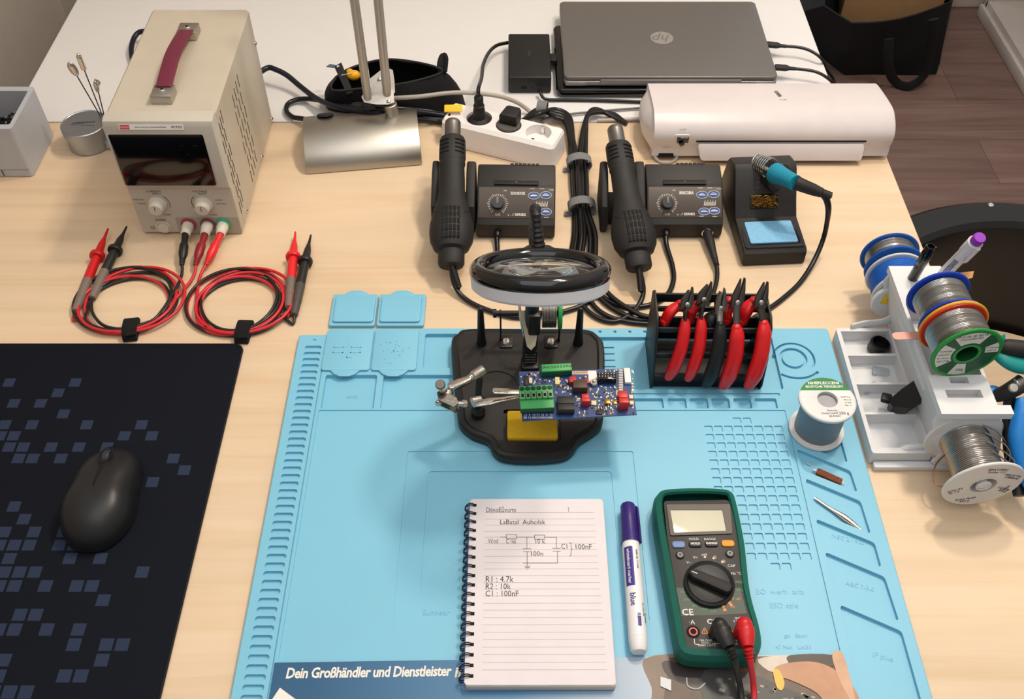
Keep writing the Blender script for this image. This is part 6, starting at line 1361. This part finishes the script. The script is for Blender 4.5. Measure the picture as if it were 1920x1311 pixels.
# things lying in the slanted trays
zt3 = MZ-.0045
a, c = P(1531, 884, zt3+.004), P(1578, 905, zt3+.004); t = thing('wire_brush_tip', 'small copper-coloured bristle brush lying in a slanted mat tray', 'brush', tuple((a+c)/2))
COP = mat('copper_bristles', '#8a4f35', .5, .4, bump=1, bs=1500, var=.3, vs=600)
b = B(); Mx = frame(a, c-a); LL = (c-a).length; b.box((LL/2, 0, 0), (LL, .0085, .0055), COP, .0014, M=Mx); b.build('bristles', t, world=True)
b = B(); b.cyl(a-(c-a)*.14, a, .0008, STEEL, n=8); b.cyl(a-(c-a)*.1+Vector((0, .002, 0)), a+Vector((0, .002, 0)), .0006, STEEL, n=8); b.cyl(c, c+(c-a)*.14, .0008, STEEL, n=8); b.cyl(c+Vector((0, .003, 0)), c+(c-a)*.1+Vector((0, .003, 0)), .0007, STEEL, n=8); b.build('wire_core', t, world=True)
a, c = P(1527, 933, zt3+.0028), P(1617, 995, zt3+.0028); t = thing('tweezers', 'slim pointed steel tweezers lying in the tray below the brush', 'tweezers', tuple((a+c)/2))
b = B(); Lt = c-a; nrm = Vector((-Lt.y, Lt.x, 0)).normalized()
b.tube([a, a.lerp(c, .3)+nrm*.0003, a.lerp(c, .62)+nrm*.0024, a.lerp(c, .85)+nrm*.0012, c], [.0014, .0014, .0024, .0018, .0006], STEEL, 8, flat=(.5, 1)); b.build('arm', t, world=True)
b = B(); b.tube([a.lerp(c, .05)-nrm*.001, a.lerp(c, .4)-nrm*.0012, a.lerp(c, .70)-nrm*.0020, a.lerp(c, .88)-nrm*.001, c], [.0010, .0011, .0016, .0012, .0006], JAW, 8, flat=(.5, 1)); b.build('arm', t, world=True)
t = thing('glass_fuse', 'tiny clear glass tube lying at the left of the brush tray', 'fuse', tuple(P(1516, 871, zt3)))
b = B(); b.cyl(P(1512, 868, zt3+.0012), P(1520, 873, zt3+.0012), .0011, mat('clear_tube', '#cfe6ee', .1, trans=.6), n=10); b.build('tube', t, world=True)
# ================================================================= white organiser stand at the right
PLA = mat('white_printed_plastic', '#d7d8da', .5, bump=.15, bs=900, stretch=(1, 1, 6))
t = thing('solder_organizer', 'white plastic organizer stand with four-compartment tray, deck and spool holders', 'organizer', (.48, .77, 0))
TZ = .022
ta, tc_ = P(1565, 615, TZ), P(1638, 850, TZ); tx0 = (ta.x+tc_.x)/2; ty1 = ta.y; ty0 = tc_.y; tx1 = .486
comp = []
ys = [ty1-.004]+[(P(1591, v, TZ).y) for v in (665, 719, 775)]+[ty0+.006]
for i in range(4): comp.append(([(tx0+.005, ys[i+1]+.0018), (tx1-.006, ys[i+1]+.0018), (tx1-.006, ys[i]-.0018), (tx0+.005, ys[i]-.0018)], .004, []))
to = rpoly([(tx0, ty0), (tx1, ty0), (tx1, ty1), (tx0, ty1)], .004)
b = B(); b.terrace(to, TZ, comp, PLA); b.skirt(to, .0015, TZ, PLA); b.sheet(to, .0015, PLA); b.build('compartment_tray', t, world=True)
b = B(); b.prism(rpoly([(tx0+.004, ty0-.010), (.556, ty0-.010), (.556, ty1+.006), (tx1, ty1+.006), (tx1, ty0-.001), (tx0+.004, ty0-.001)], .003), .0005, .008, PLA, .001); b.build('base_plate', t, world=True)
DZ = .11; dx0, dx1, dy0, dy1 = .462, .534, .657, .886
def dk_(x0, y0, x1, y1): a = P(x0, y1, DZ); c = P(x1, y0, DZ); return [(a.x, a.y), (c.x, a.y), (c.x, c.y), (a.x, c.y)]
hol = [(dk_(1783, 707, 1813, 719), DZ-.012, []), (dk_(1777, 731, 1838, 746), DZ-.014, []),
       ([(.466, .712), (.522, .712), (.522, .822), (.466, .822)], DZ-.03, [])]
dp = [(dx0, dy0), (dx1+.006, dy0), (dx1+.006, dy0+.012), (dx1-.008, dy0+.012), (dx1-.008, dy1), (dx0, dy1)]
b = B(); b.terrace(dp, DZ, hol, PLA); b.skirt(dp, DZ-.009, DZ, PLA)
b.terrace(dp, DZ-.009, [(h[0], DZ-.0095, None) for h in hol], PLA); b.build('deck', t, world=True)
for (y, th) in ((dy0+.004, .004), (dy1-.008, .004)):
    b = B(); pr = [(dx0+.001, DZ-.009), (dx1-.010, DZ-.009), (dx1+.012, .06), (.552, .008), (tx1+.001, .008), (tx1+.001, .03), (.470, .06)]
    b.prism(smoothpoly(pr, 3), 0, th, PLA, .0008, M=T(0, y+th, 0) @ R('X', 90)); b.build('end_panel', t, world=True)
b = B(); q = [(dx0+.002, dy0+.008, DZ-.009), (dx0+.002, dy1-.010, DZ-.009), (tx1+.002, dy1-.010, .010), (tx1+.002, dy0+.008, .010)]
b.add(q, [[0, 1, 2, 3]], PLA); b.build('side_wall', t, world=True, solid=.003)
b = B(); q = [(dx1-.010, dy0+.014, DZ-.009), (dx1-.010, dy1-.012, DZ-.009), (.550, dy1-.012, .010), (.550, dy0+.014, .010)]
b.add(q, [[0, 1, 2, 3]], PLA); b.build('side_wall', t, world=True, solid=.003)
b = B(); b.tube([P(1596, 615, TZ), P(1622, 608, TZ+.003), P(1660, 603, TZ+.012), P(1692, 582, .05), P(1700, 560, .08)], .0045, PLA, 10, flat=(1.6, .6)); b.build('curved_rib', t, world=True); b = B(); b.tube([P(1681, 852, .012), P(1700, 840, .022), P(1735, 838, .022), P(1768, 845, .012)], .004, PLA, 10); b.build('curved_rib', t, world=True)
b = B(); dc = P(1661, 545, .055); b.lathe([(0, 0), (.026, 0), (.027, .001), (.027, .005), (.026, .006), (0, .006)], PLA, 40, T(dc.x+.004, .8825, .055) @ R('X', 90)); b.build('spool_bearing', t, world=True)
b = B(); b.prism([(-.010, -.006), (.011, -.008), (.010, .008), (-.008, .010)], 0, .0004, mat('yellow_paper', '#efc62c', .6), M=T(dc.x-.003, .8762, .060) @ R('X', 90)); b.text('051', .006, INK, T(dc.x-.001, .8756, .060) @ R('X', 90) @ R('Z', -10)); o = b.build('yellow_sticker', t, world=True)
# rods
b = B(); b.cyl((.492, .97, .062), (.492, .865, .062), .004, PLA, n=18); b.build('rear_rod', t, world=True)
b = B(); b.cyl((.503, .69, .058), (.5075, .600, .058), .0055, PLA, n=18); b.build('front_rod', t, world=True)
# spools
BLUF = mat('blue_reel_plastic', '#1440b4', .4); LBLU = mat('mid_blue_reel', '#1458b0', .4); ORNG = mat('amber_reel_rim', '#e09a26', .4); REDR = mat('red_reel_rim', '#cf2c1c', .4); GRN2 = mat('green_spool_plastic', '#1f8f3a', .4)
def spool(lab, c0, c1, R_, rw, f0, f1, wm, wr_, hub=.012, face=None, th=.003, cat='solder spool', nm='solder_spool', ft=None):
    "c0 far flange centre, c1 near flange centre"
    M = axis(c1, c0); L_ = (Vector(c0)-Vector(c1)).length     # z from the near to the far flange
    t = thing(nm, lab, cat, tuple((Vector(c0)+Vector(c1))/2)); 
    for (z, m, k) in ((0, f1, 1), (L_-th, f0, 1)):
        b = B(M); b.lathe([(hub, z), (R_-.001, z), (R_, z+.001), (R_, z+th-.001), (R_-.001, z+th), (hub, z+th), (hub, z)], m, 60)
        if z == 0:
            b.lathe([(hub, 0), (hub, L_*.8), (0, L_*.8)], ft or m, 30)
            if face: face(b, M)
        b.build('flange', t, world=True)
    b = B(M); wound(b, I4, rw, th, L_-th, wr_, wm, .00015, 3, hub+.0002); b.build('wire', t, world=True)
    return t
WB = mat('blue_insulated_wire', '#1d62b8', .4, var=.05)
spool('silver wire spool with blue flanges, farthest back at the organizer rear', (.4935, .957, .064), (.4930, .930, .064), .0375, .031, LBLU, LBLU, SOLD, .0007)
spool('blue wire spool with a white flange, behind the yellow sticker', (.4925, .922, .062), (.4920, .884, .062), .0375, .033, RW, RW, WB, .0017, cat='wire spool', nm='wire_spool')
spool('solder spool with bright blue flanges in the middle of the organizer deck', (.4868, .803, .147), (.4890, .7575, .147), .0355, .0285, BLUF, BLUF, SOLD, .0010, hub=.010)
LABW = mat('label_white', '#d8d8cf', .5)
def gface(b, M):
    Mz = R('X', 180)                             # facing the viewer
    up_ = ((M @ Mz).to_3x3().inverted() @ Vector((0, 0, 1))); a0 = math.degrees(math.atan2(up_.y, up_.x))
    Mz = Mz @ R('Z', a0-90)                      # local y up
    DG = mat('dark_green_label', '#14502c', .45)
    def sector(r0, r1, s0, s1, m, z): 
        n = 14; vs = [(r*math.cos(math.radians(s0+(s1-s0)*i/n)), r*math.sin(math.radians(s0+(s1-s0)*i/n)), z) for i in range(n+1) for r in (r0, r1)]
        b.add(vs, [[2*i, 2*i+1, 2*i+3, 2*i+2] for i in range(n)], m, Mz)
    sector(.0155, .0345, 0, 360, DG, .0002); sector(.0175, .0340, 62, 130, LABW, .0004); sector(.0175, .0340, 150, 215, LABW, .0004); sector(.0165, .0340, 250, 285, LABW, .0004); sector(.0190, .0335, 2, 30, LABW, .0004); sector(.0120, .0155, 0, 360, GRN2, .0005)
    for st, x, y, s, rz_ in (('D-IS SR SB SELVE', -.003, .029, .0045, 6), ('STIOHNEES FER', -.003, .0245, .0035, 6), ('THMNEEE', -.0255, .006, .0032, 0), ('asskiobine', -.0255, .001, .0032, 0), ('Ø 1.0 mm', -.025, -.005, .0032, 0), ('GE LT.BE', -.0235, -.010, .0036, 0), ('100g', .000, -.026, .0050, 0), ('AH 1NP SAKE', .0255, .0085, .0030, 0), ('GRELS E.', .0255, .004, .0030, 0)): b.text(st, s, INK, Mz @ T(x, y, .0005) @ R('Z', rz_))
spool('green-flanged solder spool with orange-red rear rim, on the organizer deck', (.4892, .7535, .147), (.4925, .7105, .147), .0385, .031, ORNG, GRN2, SOLD, .0010, hub=.0125, face=gface, ft=mat('dark_green_label', '#14502c', .45))
b = B(axis((.4893, .7530, .147), (.4889, .757, .147))); b.lathe([(.012, .0), (.0372, .0), (.0372, .0018), (.012, .0018)], ORNG, 56); b.lathe([(.012, -.0035), (.0360, -.0035), (.0366, -.0005), (.012, -.0005)], REDR, 56)
gs = [o for o in COL.objects if o.get('label', '').startswith('green-flanged solder spool')][0]; b.build('rear_rim', gs, world=True)
def wface(b, M):
    Mz = R('X', 180); up_ = ((M @ Mz).to_3x3().inverted() @ Vector((0, 0, 1))); Mz = Mz @ R('Z', math.degrees(math.atan2(up_.y, up_.x))-90)
    PR2 = mat('violet_stamp', '#4a3a55', .6)
    for (x, y, rz_, st, st2) in ((.004, .031, -6, 'SIPATZEN', 'Solder 1.5'), (.026, .017, -20, 'HAUC IN', 'CRMANI'), (.027, -.011, -30, 'LOT 48', 'B 220'), (-.009, -.029, 10, 'Sn60 Pb40', '500 g'), (-.028, -.008, 25, 'DIN 32', 'Ø 1.5')):
        b.text(st, .0052, PR2, Mz @ T(x, y, .0002) @ R('Z', rz_), bold=.015); b.text(st2, .0048, PR2, Mz @ T(x+.0005, y-.005, .0002) @ R('Z', rz_), bold=.015)
    b.lathe([(.0155, .0), (.0155, .0008), (.0142, .0008), (.0142, .0)], RW, 40, Mz)
    b.box((0, 0, -.001), (.014, .008, .003), RW, .001, M=Mz); b.tube([Mz @ Vector((.007*math.cos(a), .007*math.sin(a), .001)) for a in [2*PI*i/20 for i in range(20)]], .0016, RW, 6, closed=True, smooth=1)
wt = spool('large white spool of thick loose solder wire hanging at the organizer front', (.5040, .667, .060), (.5085, .602, .056), .0430, .0255, RW, RW, SOLD, .0011, hub=.0142, face=wface, th=.0035)
b = B(); rr = random.Random(8)
for k in range(4):
    p0 = Vector((.53, .655-.012*k, .07)); b.tube([Vector((.515, .662-.012*k, .086)), Vector((.535+.004*k, .655-.014*k, .078-.004*k)), Vector((.545-.001*k, .640-.010*k, .062)), Vector((.535, .628-.008*k, .042)), Vector((.518, .630, .035))], .0009, SOLD, 6)
b.tube([Vector((.482, .645, .055)), Vector((.472, .638, .040)), Vector((.470, .622, .030)), Vector((.480, .615, .034)), Vector((.486, .618, .045))], .0009, mat('copper_wire', '#8a6248', .3, .9), 6)
b.build('loose_strand', wt, world=True)
# pens standing in the deck
a, c = P(1709, 526, DZ-.004), P(1746, 462, .168)
t = thing('black_pen', 'black capped marker standing in the rear corner of the organizer deck', 'pen', tuple(a)); M = axis(a, c); L_ = (c-a).length
b = B(M); b.lathe([(0, 0), (.0056, 0), (.0062, .002), (.0060, L_*.55), (0, L_*.55)], BLKG, 26); b.build('barrel', t, world=True)
b = B(M); b.lathe([(.0060, L_*.5), (.0066, L_*.52), (.0064, L_*.86), (.0058, L_*.88), (.0058, L_*.97), (.005, L_), (.004, L_), (.0038, L_-.004), (0, L_-.004)], BLKG, 26); b.box((.0062, 0, L_*.75), (.002, .003, .03), BLKG, .0008); b.build('cap', t, world=True)
a, c = P(1768, 515, DZ), P(1838, 445, .205)
t = thing('white_marker', 'white paint marker with purple button end leaning behind the blue spool', 'marker', tuple(a)); M = axis(a, c); L_ = (c-a).length
b = B(M); b.lathe([(0, -.01), (.004, -.01), (.0068, 0), (.0072, .004), (.0072, L_*.62), (.0082, L_*.64), (.0086, L_*.88), (.0072, L_*.90), (0, L_*.90)], PWH, 32)
tow = (M.to_3x3().inverted() @ (Vector((0, 0, CH))-a)); aa = math.atan2(tow.y, tow.x)
Mx = M @ R('Z', math.degrees(aa)) @ T(.0074, 0, L_*.32) @ R('Y', 90) @ R('X', 0) @ R('Z', 180)
b.build('barrel', t, world=True); b = B(); b.text('OTIZEBRES', .0080, mat('blue_grey_print', '#4a5578', .5), Mx, bold=.02, sp=.9); b.build('printed_label', t, world=True)
b = B(M); b.box((-.0085*0+.0086, 0, L_*.70), (.003, .0055, .036), PWH, .0012, M=R('Z', math.degrees(aa)+65)); b.build('pocket_clip', t, world=True)
b = B(M); b.lathe([(.0070, L_*.89), (.0072, L_*.90), (.0070, L_*.985), (.0062, L_), (0, L_)], mat('purple_button', '#8d2fb4', .4), 28); b.build('end_button', t, world=True)
# paper tabs
p = P(1702, 627, DZ+.003); t = thing('pink_sticky_tab', 'pink paper tab sticking out left under the organizer spools', 'sticky tab', tuple(p))
b = B(); b.prism(rpoly([(-.017, -.0055), (.016, -.0055), (.016, .0055), (-.017, .0055)], .005), 0, .0005, mat('pink_paper', '#e8a99a', .7), M=T(p.x, p.y, DZ+.0006) @ R('Z', 4)); b.build('tab', t, world=True)
p = P(1810, 518, .15); t = thing('orange_sticky_tab', 'small orange paper tab behind the bright blue spool', 'sticky tab', tuple(p))
b = B(); b.prism([(-.010, -.006), (.008, -.002), (.010, .006), (-.006, .004)], 0, .0005, mat('orange_paper', '#e2a267', .7), M=T(*p) @ R('X', 35)); b.build('tab', t, world=True)
b = None
# black wedge tool in the tray
t = thing('black_spudger', 'black plastic wedge tool leaning from under the deck into the tray', 'tool', tuple(P(1700, 740, .05)))
wp = [(1747, 697), (1747, 735), (1722, 752), (1702, 765), (1674, 763), (1668, 754), (1672, 745), (1690, 730), (1720, 709)]
b = B(); zz = lambda u: .022+.045*max(0, (u-1660))/90
up_ = [P(u, v, zz(u)) for u, v in wp]; n = len(up_)
b.add(up_+[p-Vector((0, 0, .012)) for p in up_], [list(range(n)), list(range(n, 2*n))]+[[i, (i+1) % n, n+(i+1) % n, n+i] for i in range(n)], BLK); b.build('wedge', t, world=True)
b = B(); q = P(1662, 747, .022); b.box((0, 0, 0), (.012, .012, .007), BLK, .0015, M=T(*q) @ R('Z', -20)); b.box((.006, -.001, 0), (.010, .006, .005), BLK, .001, M=T(*q) @ R('Z', -20))
b.build('tip', t, world=True)
p = P(1652, 650, .012); t = thing('rubber_bung', 'black round rubber cap in the rear compartment of the white tray', 'cap', (p.x-.004, p.y, .0063))
b = B(); b.lathe([(0, 0), (.0125, 0), (.0128, .001), (.0128, .012), (.0118, .0135), (.0106, .0135), (.0104, .004), (0, .004)], RUB, 32, T(0, 0, 0) @ R('Y', 8)); b.build('cap_shell', t)
CLR = mat('clear_plastic', '#f2f6f8', .05, trans=1, ior=1.3)
for i, (u, v, lab) in enumerate(((1650, 697, 'clear plastic scrap in the second tray compartment from the back'), (1630, 728, 'clear plastic scrap in the third tray compartment, left of the black wedge'))):
    p = P(u, v, .005); t = thing('plastic_scrap', lab, 'plastic scrap', (p.x, p.y, .0045)); b = B(); b.prism(rpoly([(-.012, -.006), (.010, -.008), (.013, .004), (-.008, .008)], .003), .0002, .0028, CLR, .0008, M=R('Z', 30*i)); b.build('film', t)
# hand tools hanging at the far side of the organiser
TEA = mat('teal_handle', '#108a86', .4)
t = thing('teal_cutter', 'cutter with teal frame and black grip poking right from behind the green spool', 'cutter', tuple(P(1895, 660, .12)))
b = B(); b.tube([P(1866, 652, .125), P(1880, 668, .125), P(1905, 682, .122), P(1950, 686, .12)], [.008, .0105, .0115, .012], TEA, 16, flat=(.7, 1)); b.tube([P(1868, 640, .125), P(1885, 640, .128)], [.004, .009], TEA, 12); b.build('frame', t, world=True)
b = B(); b.tube([P(1877, 648, .134), P(1890, 652, .134), P(1960, 660, .134)], [.006, .0098, .0105], BLKM, 16); b.build('grip', t, world=True)
t = thing('wire_stripper', 'wire stripper with black head and blue handle hooked on the organizer right side', 'wire stripper', tuple(P(1890, 745, .09)))
BLH = mat('blue_tool_handle', '#0f78c8', .45)
b = B(); b.tube([P(1920, 716, .11), P(1898, 730, .105), P(1875, 740, .095), P(1858, 742, .088)], [.0105, .0100, .0085, .0065], BLK, 16, flat=(.6, 1)); b.build('jaw_head', t, world=True)
b = B(); b.ball(P(1862, 737, .088), (.010, .009, .008), BLH); b.build('spring_cap', t, world=True)
b = B(); b.lathe([(0, .003), (.0045, .0028), (.0052, .0015), (.0052, 0)], SATIN, 20, T(*P(1899, 728, .113)) @ R('X', 25)); b.tube([P(1903, 712, .116), P(1907, 716, .118), P(1911, 722, .116)], .0012, STEEL, 8); b.build('pivot_screw', t, world=True)
b = B(); b.tube([P(1915, 745, .10), P(1922, 775, .09), P(1918, 820, .075), P(1928, 880, .055), P(1950, 930, .04)], [.006, .014, .0165, .015, .010], BLH, 18, flat=(.7, 1)); b.build('handle', t, world=True)
b = B(); b.tube([P(1893, 745, .095), P(1896, 790, .07), P(1900, 850, .05), P(1915, 930, .03)], [.007, .012, .012, .010], BLK, 16, flat=(.7, 1)); b.build('handle', t, world=True)
